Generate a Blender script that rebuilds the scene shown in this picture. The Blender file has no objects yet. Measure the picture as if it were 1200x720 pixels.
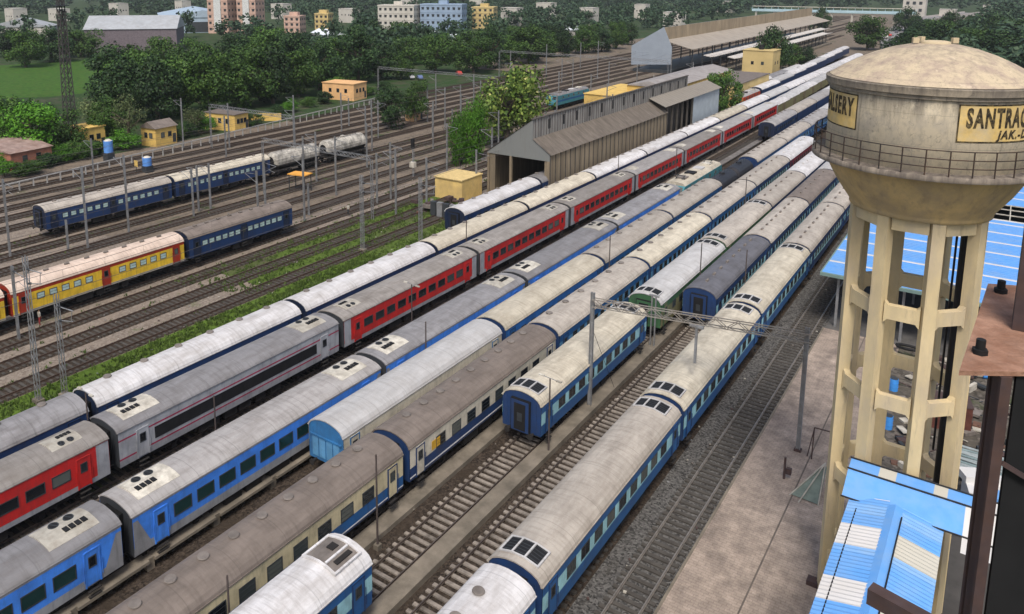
import bpy, bmesh, math, random
from mathutils import Vector, Matrix
from math import sin, cos, pi, radians
SC = bpy.context.scene
COL = SC.collection
R = random.Random(7)

# ------------------------------------------------------------------ camera, sky, sun, exposure
CAM_H, YAW, PITCH, FPX = 36.0, 0.622107, 0.171519, 929.86
PCX, PCY = 529.2, 136.7          # principal point: the photograph is a crop of a taller frame
cam = bpy.data.cameras.new('camera')
cam.sensor_width = 36.0
cam.lens = FPX / 1200 * 36.0
cam.shift_x = (600-PCX)/1200
cam.shift_y = -(360-PCY)/1200
cam.clip_start, cam.clip_end = 0.1, 8000
camo = bpy.data.objects.new('camera', cam)
COL.objects.link(camo)
camo.location = (0, 0, CAM_H)
camo.rotation_euler = (pi/2 - PITCH, 0, YAW)
SC.camera = camo

SUN_EL, SUN_AZ = radians(56), radians(152)      # azimuth clockwise from +Y
world = bpy.data.worlds.new('World')
SC.world = world
world.use_nodes = True
nt = world.node_tree
bg = nt.nodes['Background']
sky = nt.nodes.new('ShaderNodeTexSky')
sky.sky_type = 'NISHITA'
sky.sun_disc = False
sky.sun_elevation = SUN_EL
sky.sun_rotation = SUN_AZ
sky.air_density, sky.dust_density, sky.ozone_density = 1.0, 4.0, 1.0
nt.links.new(sky.outputs[0], bg.inputs[0])
bg.inputs[1].default_value = 0.115

sl = bpy.data.lights.new('sun', 'SUN')
sl.energy = 2.3
sl.angle = radians(18)
sl.color = (1.0, 0.95, 0.88)
so = bpy.data.objects.new('sun', sl)
COL.objects.link(so)
_d = Vector((sin(SUN_AZ)*cos(SUN_EL), cos(SUN_AZ)*cos(SUN_EL), sin(SUN_EL)))
so.rotation_euler = _d.to_track_quat('Z', 'Y').to_euler()
so.location = (0, 0, 100)

vs = SC.view_settings
vs.view_transform = 'Standard'
vs.look = 'None'
vs.exposure = 0.34
vs.gamma = 1.0
vs.use_curve_mapping = False
SC.cycles.max_bounces = 5
SC.cycles.diffuse_bounces = 3
SC.cycles.glossy_bounces = 2
SC.cycles.use_denoising = True

# ------------------------------------------------------------------ helpers
_fw = Vector((-sin(YAW)*cos(PITCH), cos(YAW)*cos(PITCH), -sin(PITCH)))
_rt = Vector((cos(YAW), sin(YAW), 0))
_up = _rt.cross(_fw)
def at(px, py, z=0.0):
    """ground point seen at pixel px,py of the 1200x720 photograph"""
    d = _fw + _rt*((px-PCX)/FPX) - _up*((py-PCY)/FPX)
    t = (z-CAM_H)/d.z
    return Vector((d.x*t, d.y*t, z))
def G(x, y):
    """survey grid to world ground coordinates"""
    return (1.1015*x, .968*y+.358*x+.8)

VS, VW, VH = .981, 1.08, 1.15      # vehicle placement, width and height as the photograph shows them
class MB:
    def __init__(s): s.v, s.f, s.m, s.sm = [], [], [], []
    def add(s, vs_, fs_, mi=0, smooth=False):
        b = len(s.v); s.v += [tuple(p) for p in vs_]
        for f in fs_:
            s.f.append(tuple(b+i for i in f)); s.m.append(mi); s.sm.append(smooth)
        return s
    def box(s, cx, cy, cz, sx, sy, sz, rz=0, mi=0):
        c, q = cos(rz), sin(rz); vv = []
        for z in (-.5, .5):
            for x, y in ((-.5, -.5), (.5, -.5), (.5, .5), (-.5, .5)):
                X, Y = x*sx, y*sy
                vv.append((cx+X*c-Y*q, cy+X*q+Y*c, cz+z*sz))
        return s.add(vv, [(3, 2, 1, 0), (4, 5, 6, 7), (0, 1, 5, 4), (1, 2, 6, 5), (2, 3, 7, 6), (3, 0, 4, 7)], mi)
    def bb(s, x0, x1, y0, y1, z0, z1, mi=0):
        return s.box((x0+x1)/2, (y0+y1)/2, (z0+z1)/2, x1-x0, y1-y0, z1-z0, 0, mi)
    def quad(s, a, b, c, d, mi=0): return s.add([a, b, c, d], [(0, 1, 2, 3)], mi)
    def tube(s, p0, p1, r0, r1=None, n=8, mi=0, smooth=True):
        r1 = r0 if r1 is None else r1
        p0, p1 = Vector(p0), Vector(p1); d = (p1-p0).normalized()
        a = d.orthogonal().normalized(); b = d.cross(a); vv = []
        for p, r in ((p0, r0), (p1, r1)):
            for k in range(n):
                t = 2*pi*k/n; vv.append(p+a*(cos(t)*r)+b*(sin(t)*r))
        s.add(vv, [(k, (k+1) % n, n+(k+1) % n, n+k) for k in range(n)], mi, smooth)
        return s.add(vv, [tuple(range(n-1, -1, -1)), tuple(range(n, 2*n))], mi)
    def bar(s, p0, p1, w, h=None, mi=0):
        """square bar between two points"""
        h = w if h is None else h
        p0, p1 = Vector(p0), Vector(p1); d = (p1-p0).normalized()
        a = d.cross(Vector((0, 0, 1)))
        if a.length < 1e-4: a = Vector((1, 0, 0))
        a.normalize(); b = d.cross(a); vv = []
        for p in (p0, p1):
            for i, j in ((-1, -1), (1, -1), (1, 1), (-1, 1)): vv.append(p+a*(i*w/2)+b*(j*h/2))
        return s.add(vv, [(3, 2, 1, 0), (4, 5, 6, 7), (0, 1, 5, 4), (1, 2, 6, 5), (2, 3, 7, 6), (3, 0, 4, 7)], mi)
    def lathe(s, prof, n=32, mi=0, cx=0, cy=0, smooth=True):
        vv = []
        for r, z in prof:
            for k in range(n):
                t = 2*pi*k/n; vv.append((cx+r*cos(t), cy+r*sin(t), z))
        ff = []
        for i in range(len(prof)-1):
            for k in range(n):
                ff.append((i*n+k, i*n+(k+1) % n, (i+1)*n+(k+1) % n, (i+1)*n+k))
        return s.add(vv, ff, mi, smooth)
    def prism(s, prof, y0, y1, mi=0, close=True, smooth=False, caps=True, mis=None):
        """profile of (x,z) points swept along Y"""
        n = len(prof)
        vv = [(x, y0, z) for x, z in prof]+[(x, y1, z) for x, z in prof]
        for i in range(n if close else n-1):
            j = (i+1) % n
            s.add([vv[i], vv[j], vv[n+j], vv[n+i]], [(3, 2, 1, 0)], mis[i] if mis else mi, smooth)
        if caps and close:
            s.add(vv, [tuple(range(n)), tuple(range(2*n-1, n-1, -1))], mi)
        return s
    def mesh(s, name, mats):
        me = bpy.data.meshes.new(name)
        me.from_pydata(s.v, [], s.f)
        for m in mats if isinstance(mats, (list, tuple)) else [mats]: me.materials.append(m)
        me.polygons.foreach_set('material_index', s.m)
        me.polygons.foreach_set('use_smooth', s.sm)
        me.update()
        return me

def link(name, me, parent=None, loc=(0, 0, 0), rz=0):
    o = bpy.data.objects.new(name, me)
    COL.objects.link(o); o.location = loc; o.rotation_euler = (0, 0, rz)
    if parent is not None: o.parent = parent
    return o
def part(name, mb, mats, parent, loc=(0, 0, 0), rz=0):
    return link(name, mb.mesh(name, mats), parent, loc, rz)
def tag(o, label, cat, group=None):
    o['label'] = label; o['category'] = cat
    if group: o['group'] = group
    return o
def thing(name, label, cat, loc=(0, 0, 0), rz=0, group=None):
    return tag(link(name, None, None, loc, rz), label, cat, group)
def solid(name, mb, mats, label, cat, group=None, loc=(0, 0, 0), rz=0):
    return tag(link(name, mb.mesh(name, mats), None, loc, rz), label, cat, group)
def struct(name, mb, mats, parent=None):
    o = link(name, mb.mesh(name, mats), parent)
    if parent is None: o['kind'] = 'structure'
    return o

# ------------------------------------------------------------------ materials
_mc = {}
def M(name, col, rough=.75, var=.3, scale=1.5, metal=0.0, dirt=None, dirt_amt=.5, dirt_scale=.6,
      stretch=(1, 1, 1), bump=0.0, bscale=8, rnd=0.0, spec=.3, seams=None, streak=None, streak_amt=.5, streak_st=(3, 3, .25), streak_lo=.5, streak_hi=.72, tiles=None, states=None):
    """principled material with world-space noise variation, optional dirt stains and per-object tint"""
    if name in _mc: return _mc[name]
    m = bpy.data.materials.new(name); m.use_nodes = True
    n = m.node_tree.nodes; l = m.node_tree.links
    p = n['Principled BSDF']
    p.inputs['Roughness'].default_value = rough
    p.inputs['Metallic'].default_value = metal
    p.inputs['Specular IOR Level'].default_value = spec
    geo = n.new('ShaderNodeNewGeometry')
    mp = n.new('ShaderNodeMapping'); mp.inputs['Scale'].default_value = stretch
    l.new(geo.outputs['Position'], mp.inputs['Vector'])
    def noise(sc, det=5, r=.6):
        t = n.new('ShaderNodeTexNoise'); t.inputs['Scale'].default_value = sc
        t.inputs['Detail'].default_value = det; t.inputs['Roughness'].default_value = r
        l.new(mp.outputs[0], t.inputs['Vector']); return t
    def ramp(src, lo, hi, a=0.0, b=1.0):
        r = n.new('ShaderNodeMapRange'); r.inputs[1].default_value = lo; r.inputs[2].default_value = hi
        r.inputs[3].default_value = a; r.inputs[4].default_value = b; l.new(src, r.inputs[0]); return r.outputs[0]
    def mix(fac, a, b, mode='MIX'):
        x = n.new('ShaderNodeMix'); x.data_type = 'RGBA'; x.blend_type = mode
        for i, v in ((0, fac), (6, a), (7, b)):
            if hasattr(v, 'links'): l.new(v, x.inputs[i])
            else: x.inputs[i].default_value = v if i == 0 else (*v[:3], 1)
        return x.outputs[2]
    t = noise(scale)
    v = ramp(t.outputs[0], .25, .75, 1-var, 1+var)
    hs = n.new('ShaderNodeHueSaturation'); hs.inputs['Color'].default_value = (*col, 1)
    if rnd:
        oi = n.new('ShaderNodeObjectInfo')
        k = ramp(oi.outputs['Random'], 0, 1, 1-rnd, 1+rnd)
        mm = n.new('ShaderNodeMath'); mm.operation = 'MULTIPLY'; l.new(v, mm.inputs[0]); l.new(k, mm.inputs[1]); v = mm.outputs[0]
    l.new(v, hs.inputs['Value'])
    out = hs.outputs[0]
    if dirt:
        t2 = noise(dirt_scale, 8, .65)
        out = mix(ramp(t2.outputs[0], .42, .68, 0, dirt_amt), out, dirt)
    if seams:
        tc = n.new('ShaderNodeTexCoord'); sx = n.new('ShaderNodeSeparateXYZ'); l.new(tc.outputs['Object'], sx.inputs[0])
        a = n.new('ShaderNodeMath'); a.operation = 'PINGPONG'; a.inputs[1].default_value = seams; l.new(sx.outputs[1], a.inputs[0])
        sm = ramp(a.outputs[0], 0, .045, .55, 0)
        out = mix(sm, out, tuple(c*.45 for c in col))
    if streak:
        mp2 = n.new('ShaderNodeMapping'); mp2.inputs['Scale'].default_value = streak_st
        l.new(geo.outputs['Position'], mp2.inputs['Vector'])
        t4 = n.new('ShaderNodeTexNoise'); t4.inputs['Scale'].default_value = 1.0; t4.inputs['Detail'].default_value = 7; t4.inputs['Roughness'].default_value = .7
        l.new(mp2.outputs[0], t4.inputs['Vector'])
        out = mix(ramp(t4.outputs[0], streak_lo, streak_hi, 0, streak_amt), out, streak)
    if tiles:
        bk = n.new('ShaderNodeTexBrick'); bk.inputs['Scale'].default_value = tiles; bk.inputs['Mortar Size'].default_value = .025
        bk.inputs['Color1'].default_value = (1, 1, 1, 1); bk.inputs['Color2'].default_value = (.90, .90, .90, 1); bk.inputs['Mortar'].default_value = (.76, .74, .72, 1)
        l.new(geo.outputs['Position'], bk.inputs['Vector'])
        out = mix(1.0, out, bk.outputs['Color'], 'MULTIPLY')
    if states:
        oi2 = n.new('ShaderNodeObjectInfo'); rp = n.new('ShaderNodeValToRGB'); rp.color_ramp.interpolation = 'CONSTANT'
        e = rp.color_ramp.elements
        e[0].position = 0; e[0].color = (*states[0], 1); e[1].position = states[1][0]; e[1].color = (*states[1][1], 1)
        for pos, cc in states[2:]:
            x_ = e.new(pos); x_.color = (*cc, 1)
        l.new(oi2.outputs['Random'], rp.inputs[0]); out = rp.outputs[0]
    l.new(out, p.inputs['Base Color'])
    if bump:
        t3 = noise(bscale, 4); bp = n.new('ShaderNodeBump'); bp.inputs['Strength'].default_value = bump
        bp.inputs['Distance'].default_value = .05
        l.new(t3.outputs[0], bp.inputs['Height']); l.new(bp.outputs[0], p.inputs['Normal'])
    _mc[name] = m
    return m

def gravel(name, dark, light, soil, soil_lo=.5, soil_hi=.7, cell=9, grass=None, g_lo=.55, g_hi=.65, bump=.6):
    """stone chippings: voronoi cells of differing tone, with soil patches and optional weeds"""
    if name in _mc: return _mc[name]
    m = bpy.data.materials.new(name); m.use_nodes = True
    n = m.node_tree.nodes; l = m.node_tree.links; p = n['Principled BSDF']
    p.inputs['Roughness'].default_value = .95; p.inputs['Specular IOR Level'].default_value = .15
    geo = n.new('ShaderNodeNewGeometry')
    vo = n.new('ShaderNodeTexVoronoi'); vo.inputs['Scale'].default_value = cell
    l.new(geo.outputs['Position'], vo.inputs['Vector'])
    sp = n.new('ShaderNodeSeparateColor'); l.new(vo.outputs['Color'], sp.inputs[0])
    def mix(f, a, b):
        x = n.new('ShaderNodeMix'); x.data_type = 'RGBA'
        for i, v in ((0, f), (6, a), (7, b)):
            if hasattr(v, 'links'): l.new(v, x.inputs[i])
            else: x.inputs[i].default_value = (*v, 1)
        return x.outputs[2]
    def nz(sc, lo, hi, det=6):
        t = n.new('ShaderNodeTexNoise'); t.inputs['Scale'].default_value = sc; t.inputs['Detail'].default_value = det
        t.inputs['Roughness'].default_value = .65
        l.new(geo.outputs['Position'], t.inputs['Vector'])
        r = n.new('ShaderNodeMapRange'); r.inputs[1].default_value = lo; r.inputs[2].default_value = hi
        l.new(t.outputs[0], r.inputs[0]); return r.outputs[0]
    c = mix(sp.outputs[0], dark, light)
    c = mix(nz(.35, soil_lo, soil_hi), c, soil)
    if grass:
        g = mix(nz(2.2, .35, .65), tuple(x*.55 for x in grass), grass)
        c = mix(nz(.16, g_lo, g_hi, 9), c, g)
    l.new(c, p.inputs['Base Color'])
    if bump:
        bp = n.new('ShaderNodeBump'); bp.inputs['Strength'].default_value = bump; bp.inputs['Distance'].default_value = .06
        l.new(vo.outputs['Distance'], bp.inputs['Height']); l.new(bp.outputs[0], p.inputs['Normal'])
    _mc[name] = m
    return m

def leafmat(name, dark, mid, light, flower=None):
    m = bpy.data.materials.new(name); m.use_nodes = True
    n = m.node_tree.nodes; l = m.node_tree.links; p = n['Principled BSDF']
    p.inputs['Roughness'].default_value = .6; p.inputs['Specular IOR Level'].default_value = .2
    geo = n.new('ShaderNodeNewGeometry'); oi = n.new('ShaderNodeObjectInfo')
    t = n.new('ShaderNodeTexNoise'); t.inputs['Scale'].default_value = .45; t.inputs['Detail'].default_value = 3
    l.new(geo.outputs['Position'], t.inputs['Vector'])
    a = n.new('ShaderNodeMath'); a.operation = 'MULTIPLY_ADD'; a.inputs[1].default_value = .45
    l.new(geo.outputs['Random Per Island'], a.inputs[0]); 
    b = n.new('ShaderNodeMath'); b.operation = 'MULTIPLY_ADD'; b.inputs[1].default_value = .6; b.inputs[2].default_value = -.05
    l.new(t.outputs[0], b.inputs[0]); l.new(b.outputs[0], a.inputs[2])
    r = n.new('ShaderNodeValToRGB'); e = r.color_ramp.elements
    e[0].position, e[0].color = .15, (*dark, 1); e[1].position, e[1].color = .85, (*light, 1)
    x = e.new(.5); x.color = (*mid, 1)
    if flower:
        e[2].position = .72; q = e.new(.80); q.color = (*flower, 1)
    l.new(a.outputs[0], r.inputs[0])
    hs = n.new('ShaderNodeHueSaturation')
    mr = n.new('ShaderNodeMapRange'); mr.inputs[3].default_value = .7; mr.inputs[4].default_value = 1.3
    l.new(oi.outputs['Random'], mr.inputs[0]); l.new(mr.outputs[0], hs.inputs['Value'])
    l.new(r.outputs[0], hs.inputs['Color']); l.new(hs.outputs[0], p.inputs['Base Color'])
    return m

# ------------------------------------------------------------------ ground and yard
def sheet(name, x0, x1, y0, y1, z, mat):
    return struct(name, MB().quad((x0, y0, z), (x1, y0, z), (x1, y1, z), (x0, y1, z)), mat)
m_land = gravel('land_soil', (.035, .045, .025), (.06, .07, .035), (.10, .085, .06), .5, .75, .8, (.035, .075, .02), .4, .55, 0)
m_yard = gravel('yard_soil', (.155, .125, .10), (.27, .23, .19), (.235, .19, .15), .45, .7, 5, (.085, .12, .03), .60, .70)
m_far = gravel('far_yard_soil', (.11, .09, .07), (.19, .155, .12), (.20, .16, .12), .45, .7, 3, (.055, .085, .025), .58, .68)
m_bal = gravel('dark_ballast', (.03, .029, .028), (.15, .145, .138), (.075, .068, .058), .6, .85, 8)
m_brown = gravel('brown_ballast', (.018, .014, .011), (.075, .058, .045), (.045, .034, .025), .45, .7, 7)
m_verge = gravel('grass_verge', (.06, .06, .03), (.12, .12, .06), (.15, .13, .08), .55, .75, 6, (.10, .165, .024), .24, .42)
m_weed = gravel('weedy_ballast', (.05, .042, .03), (.11, .095, .07), (.10, .08, .055), .45, .7, 6, (.10, .155, .028), .33, .50)
m_green = gravel('lawn_green', (.028, .075, .012), (.055, .13, .016), (.06, .10, .02), .45, .7, 1.2, None, 0, 0, 0)
m_plat = M('platform_concrete', (.38, .31, .255), .9, .28, 1.6, dirt=(.17, .14, .12), dirt_amt=.8, dirt_scale=.55, bump=.3, bscale=14, tiles=1.1, streak=(.14, .115, .10), streak_amt=.45, streak_st=(1.3, .5, 1))
m_walk = M('walkway_concrete', (.20, .172, .135), .9, .3, .8, dirt=(.085, .075, .058), dirt_amt=.7, dirt_scale=.5, bump=.3, bscale=9)
m_rail = M('rail_steel', (.16, .13, .11), .45, .3, 2, metal=.6)
m_railt = M('rail_worn', (.30, .27, .24), .4, .3, 2, metal=.5)
m_railb = M('rail_rust', (.09, .06, .045), .7, .3, 2, metal=.2)
m_sleep = M('sleeper_concrete', (.27, .235, .20), .9, .3, 2, dirt=(.07, .06, .05), dirt_amt=.8, dirt_scale=1.2)
m_sleepd = M('sleeper_dark', (.075, .068, .060), .9, .3, 2, dirt=(.04, .035, .03), dirt_amt=.6, dirt_scale=1.2)

sheet('ground', -4000, 3500, -300, 6000, -.42, m_land)
sheet('yard_ground', -149, -11, -60, 270, -.34, m_yard)
sheet('far_yard_ground', -192, -22, 270, 940, -.335, m_far)
sheet('far_sidings_ground', -153, -87.5, 60, 270, -.325, m_far)
sheet('right_yard_ground', -11, 66, 0, 330, -.335, m_brown)
sheet('ballast', -18.2, -13.9, 0, 320, -.30, m_bal)
sheet('wash_line_ground', -49.8, -18.2, -20, 320, -.30, m_brown)
sheet('weedy_ground', -80, -59.5, 60, 104, -.31, m_weed)
sheet('weedy_verge', -68.7, -59.0, 0, 75, -.305, m_verge)

q = [at(-200, 122), at(60, 112), at(100, 108), at(140, 92), at(140, 66), at(60, 72), at(-250, 92)]
struct('field', MB().add([(v.x, v.y, -.38) for v in q], [tuple(range(7))]), m_green)
for k, (x0, x1, y0, y1) in enumerate(((-205, -180, 245, 300), (-245, -215, 300, 350), (-290, -250, 395, 435), (-222, -190, 330, 420))):
    q = [G(x0, y0), G(x1, y0), G(x1, y1), G(x0, y1)]
    struct('grass_field', MB().quad(*[(a, b_, -.40+.004*k) for a, b_ in q]), m_green)
mb = MB().bb(-13.8, 1.7, 5, 86, -.33, .1)
struct('platform_pavement', mb, m_plat)
mb = MB()
mb.bb(-13.9, -13.75, 5, 86, -.3, .14)
struct('platform_kerb', mb, m_walk)
mb = MB()
mb.bb(-10.0, -9.9, 5, 86, .09, .105)
struct('platform_joint', mb, M('joint_dirt', (.12, .10, .085), .95))

# walkways between the washing lines
for nm, x0, x1, y0, y1, z in (('walkway', -32.2, -31.0, -10, 140, .05), ('walkway', -27.5, -26.3, -10, 160, .15), ('walkway', -23.0, -22.1, -10, 80, .05)):
    struct(nm, MB().bb(x0, x1, y0, y1, -.33, z), m_walk)
mb = MB()
for y in range(-5, 130, 5): mb.bb(-41.5, -40.6, y, y+4.6, .35, .55); mb.bb(-41.3, -40.8, y+4.55, y+5.05, -.33, .54)
struct('walkway', mb, m_walk)
mb = MB().bb(-46.6, -45.5, -10, 225, -.33, .08).bb(-45.4, -45.2, -10, 225, .0, .2)
struct('walkway', mb, M('walkway_grey', (.17, .16, .15), .9, .3, 1, dirt=(.06, .055, .05), dirt_amt=.6))

def track(x, y0, y1, kind, ys1=None):
    if x in (-20.1, -24.9, -29.2, -34.1, -38.8, -43.3, -48.2, -52.4, -57.4, -62.8, -68.2, -85.8, -112.6): x *= VS
    _track(x, y0, y1, kind, ys1)
def _track(x, y0, y1, kind, ys1=None):
    """rails and sleepers of one line"""
    rm, sm, bm_ = {'c': (m_rail, m_sleep, None), 'd': (m_rail, m_sleepd, None), 'b': (m_railb, m_sleepd, m_brown), 'w': (m_railb, m_sleepd, m_weed)}[kind]
    r = MB()
    for s in (-.873, .873):
        r.bb(x+s-.036, x+s+.036, y0, y1, -.05, 0); r.bb(x+s-.07, x+s+.07, y0, y1, -.17, -.14); r.bb(x+s-.012, x+s+.012, y0, y1, -.14, -.05)
    o = struct('railway_track', r, m_railt if x == -15.5 else rm)
    sp = MB(); y = y0
    while y < (ys1 or y1):
        sp.box(x+R.uniform(-.03, .03), y, -.225 if kind == 'c' else (-.245 if kind == 'd' else -.238), 2.7, .26, .11, R.uniform(-.012, .012)); y += .63
    struct('sleepers', sp, sm, o)
    if bm_:
        b = MB(); b.prism([(x-1.5, -.345), (x-1.25, -.195), (x+1.25, -.195), (x+1.5, -.345)], y0, y1, close=False)
        struct('track_bed', b, bm_, o)
for x, y0, y1, k, ys in ((-15.5, 0, 320, 'd', 150), (-20.1, 0, 320, 'd', 45), (-24.9, 0, 320, 'c', 90), (-29.2, 0, 320, 'c', 80),
                     (-34.1, 0, 390, 'd', 60), (-38.8, 10, 400, 'd', 50), (-43.3, -20, 400, 'd', 50), (-48.2, -20, 400, 'd', 240), (-52.4, -20, 410, 'd', 60), (-57.4, -20, 430, 'd', 45),
                     (-62.8, 70, 430, 'b', 112), (-68.2, 205, 400, 'b', 206),
                     (-64.4, 62, 105, 'w', 105), (-70.3, -5, 135, 'b', 120), (-75.2, -5, 210, 'b', 140), (-79.9, 0, 270, 'b', 150), (-85.8, -10, 300, 'b', 160),
                     (-89.6, 20, 310, 'b', 160), (-95.4, 20, 570, 'b', 160), (-101.0, 20, 570, 'b', 160), (-106.2, 30, 670, 'b', 140), (-112.6, 30, 670, 'b', 140),
                     (-118.4, 30, 770, 'b', 110), (-123.8, 35, 300, 'b', 110), (-129.2, 35, 300, 'b', 110), (-134.6, 40, 870, 'b', 110), (-140, 45, 870, 'b', 110), (-145.4, 50, 870, 'b', 110),
                     (-150.8, 140, 870, 'b', 141), (-156.2, 175, 870, 'b', 176)):
    track(x, y0, y1, k, ys)

# ------------------------------------------------------------------ coaches
C = dict(navy=(.016, .045, .135), blue=(.018, .105, .29), azure=(.06, .24, .78), cyan=(.34, .62, .68), cream=(.60, .52, .33), creamw=(.62, .57, .46),
         red=(.52, .022, .02), silver=(.36, .37, .39), grey=(.27, .27, .28), char=(.045, .05, .058), white=(.80, .80, .80), maroon=(.20, .015, .03), crimson=(.34, .02, .07), brick=(.36, .035, .015), yellow=(.80, .52, .04),
         orange=(.50, .06, .015), olive=(.20, .19, .10), green=(.05, .13, .06), teal=(.06, .25, .30), dnavy=(.012, .022, .055), lblue=(.11, .30, .52), mblue=(.035, .16, .36), royalb=(.03, .15, .45))
def paint(c): return M('paint_'+c, C[c], .42, .14, .8, dirt=tuple(x*.35+.02 for x in C[c]), dirt_amt=.5, dirt_scale=.9, spec=.4, rnd=.07, streak=tuple(x*.3+.03 for x in C[c]), streak_amt=.55, streak_st=(2, 3.2, .35))
def roofm(c):
    cc, dd, da = {'white': ((.60, .59, .59), (.32, .29, .265), .55), 'cream': ((.55, .50, .40), (.28, .24, .18), .6), 'tan': ((.42, .38, .33), (.22, .19, .16), .6),
            'grey': ((.24, .235, .24), (.13, .12, .115), .6), 'darkgrey': ((.125, .125, .14), (.075, .07, .07), .6), 'brown': ((.205, .17, .145), (.11, .09, .075), .65),
            'lgrey': ((.47, .465, .46), (.33, .31, .29), .5), 'pgrey': ((.33, .315, .305), (.20, .18, .165), .6), 'rgrey': ((.265, .245, .225), (.15, .13, .11), .6), 'pink': ((.62, .50, .41), (.38, .28, .22), .55)}[c]
    return M('roof_'+c, cc, .62, .14, .5, dirt=dd, dirt_amt=da, dirt_scale=.55, stretch=(2.2, .8, 1), seams=1.65, rnd=.13, streak=tuple(x*.8 for x in dd), streak_amt=.6, streak_st=(.45, 4.0, .3), streak_lo=.48, streak_hi=.75)
m_dark = M('undercarriage', (.022, .02, .019), .85, .3, 2)
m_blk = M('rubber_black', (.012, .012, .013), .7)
m_glass = M('window_glass', (.012, .016, .02), .14, .2, 1, spec=.5, states=[(.008, .010, .013), (.45, (.018, .024, .028)), (.72, (.05, .06, .06)), (.88, (.10, .11, .10))])
m_glassg = M('window_glass_green', (.01, .035, .035), .12, .2, 1, spec=.6)
m_frame = M('window_frame', (.04, .045, .05), .5)
m_vent = M('vent_metal', (.20, .175, .155), .6, .3, 2, dirt=(.08, .07, .06))
m_ventw = M('vent_white', (.62, .60, .58), .6, .2, 2, dirt=(.2, .18, .16))
m_acw = M('panel_white', (.52, .49, .42), .55, .2, 2, dirt=(.24, .21, .17), dirt_amt=.75, dirt_scale=1.2, rnd=.25)
m_steel = M('galvanised_steel', (.30, .31, .32), .5, .25, 2, metal=.4, dirt=(.16, .13, .11), dirt_amt=.5)

ICF_R = [(-1.625, 3.30), (-1.57, 3.46), (-1.38, 3.67), (-1.02, 3.84), (-.55, 3.96), (0, 4.01), (.55, 3.96), (1.02, 3.84), (1.38, 3.67), (1.57, 3.46), (1.625, 3.30)]
LHB_R = [(-1.625, 3.48), (-1.56, 3.58), (-1.40, 3.68), (-1.15, 3.77), (-.6, 3.87), (0, 3.92), (.6, 3.87), (1.15, 3.77), (1.40, 3.68), (1.56, 3.58), (1.625, 3.48)]
_cache = {}
def cached(key, fn):
    if key not in _cache: _cache[key] = fn()
    return _cache[key]

def body_mesh(lv, L, roofp, bands, end):
    """bands: (z0, z1, colour) up the side; end walls in colour end"""
    def mk():
        b = MB(); cols = [end]
        W = 1.625
        for z0, z1, c in bands:
            if c not in cols: cols.append(c)
            i = cols.index(c); x0 = W-.04 if z0 < 1.2 else W
            for s in (-1, 1):
                q = [(s*x0, -L/2, z0), (s*x0, L/2, z0), (s*W, L/2, z1), (s*W, -L/2, z1)]
                b.add(q, [(0, 1, 2, 3) if s > 0 else (3, 2, 1, 0)], i)
        z0 = bands[0][0]
        prof = [(-W+.04, z0)]+[(x*.985, z-.02) for x, z in roofp]+[(W-.04, z0)]
        n = len(prof)
        for y, rev in ((-L/2, False), (L/2, True)):
            b.add([(x, y, z) for x, z in prof], [tuple(range(n))[::-1] if not rev else tuple(range(n))], 0)
        b.add([(-W+.04, -L/2, z0), (W-.04, -L/2, z0), (W-.04, L/2, z0), (-W+.04, L/2, z0)], [(3, 2, 1, 0)], 0)
        # end ribs
        for y in (-L/2-.02, L/2+.02):
            for x in (-1.2, 1.2): b.box(x, y, 2.3, .06, .04, 2.0)
        return b.mesh('coach_body', [paint(c) for c in cols])
    return cached(('body', lv, L), mk)
def roof_mesh(L, roofp, rc, key):
    def mk():
        b = MB(); y0, y1 = -L/2-.06, L/2+.06
        b.prism(roofp, y0, y1, close=False, smooth=True)
        for y in (y0, y1):
            inner = [(x*.955, z-.07) for x, z in roofp]; n = len(roofp)
            vv = [(x, y, z) for x, z in roofp]+[(x, y, z) for x, z in inner]
            b.add(vv, [(i, i+1, n+i+1, n+i) if y < 0 else (n+i, n+i+1, i+1, i) for i in range(n-1)])
        # rain gutters
        for s in (-1, 1): b.bb(s*1.65-.02, s*1.65+.02, y0, y1, roofp[0][1]-.03, roofp[0][1]+.03)
        return b.mesh('coach_roof', roofm(rc))
    return cached(('roof', key, rc, L), mk)
def bogie_mesh():
    def mk():
        b = MB()
        for y in (-1.45, 1.45):
            for s in (-.84, .84):
                b.tube((s-.07, y, .46), (s+.07, y, .46), .46, n=14)
            b.tube((-.9, y, .46), (.9, y, .46), .08, n=6)
        for s in (-1.06, 1.06):
            b.bb(s-.07, s+.07, -2.0, 2.0, .55, .78)
            for y in (-1.45, 1.45): b.bb(s-.13, s+.13, y-.2, y+.2, .32, .66)
            b.bb(s-.12, s+.12, -.4, .4, .62, 1.0)
        b.bb(-1.1, 1.1, -.35, .35, .6, .9)
        return b.mesh('bogie', m_dark)
    return cached('bogie', mk)
def under_mesh(L):
    def mk():
        b = MB(); b.bb(-1.45, 1.45, -L/2+.2, L/2-.2, .98, 1.17)
        r = random.Random(int(L*10))
        for s in (-1, 1):
            y = -L/2+7
            while y < L/2-7.5:
                w = r.uniform(.8, 2.0); b.bb(s*1.35-.25*(1+s)/1, s*1.35+.25*(1-s), y, y+w, .38, .99); y += w+r.uniform(.2, .9)
        b.tube((-.4, -2, .7), (-.4, 2, .7), .28, n=10)
        return b.mesh('underframe', m_dark)
    return cached(('under', L), mk)
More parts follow.
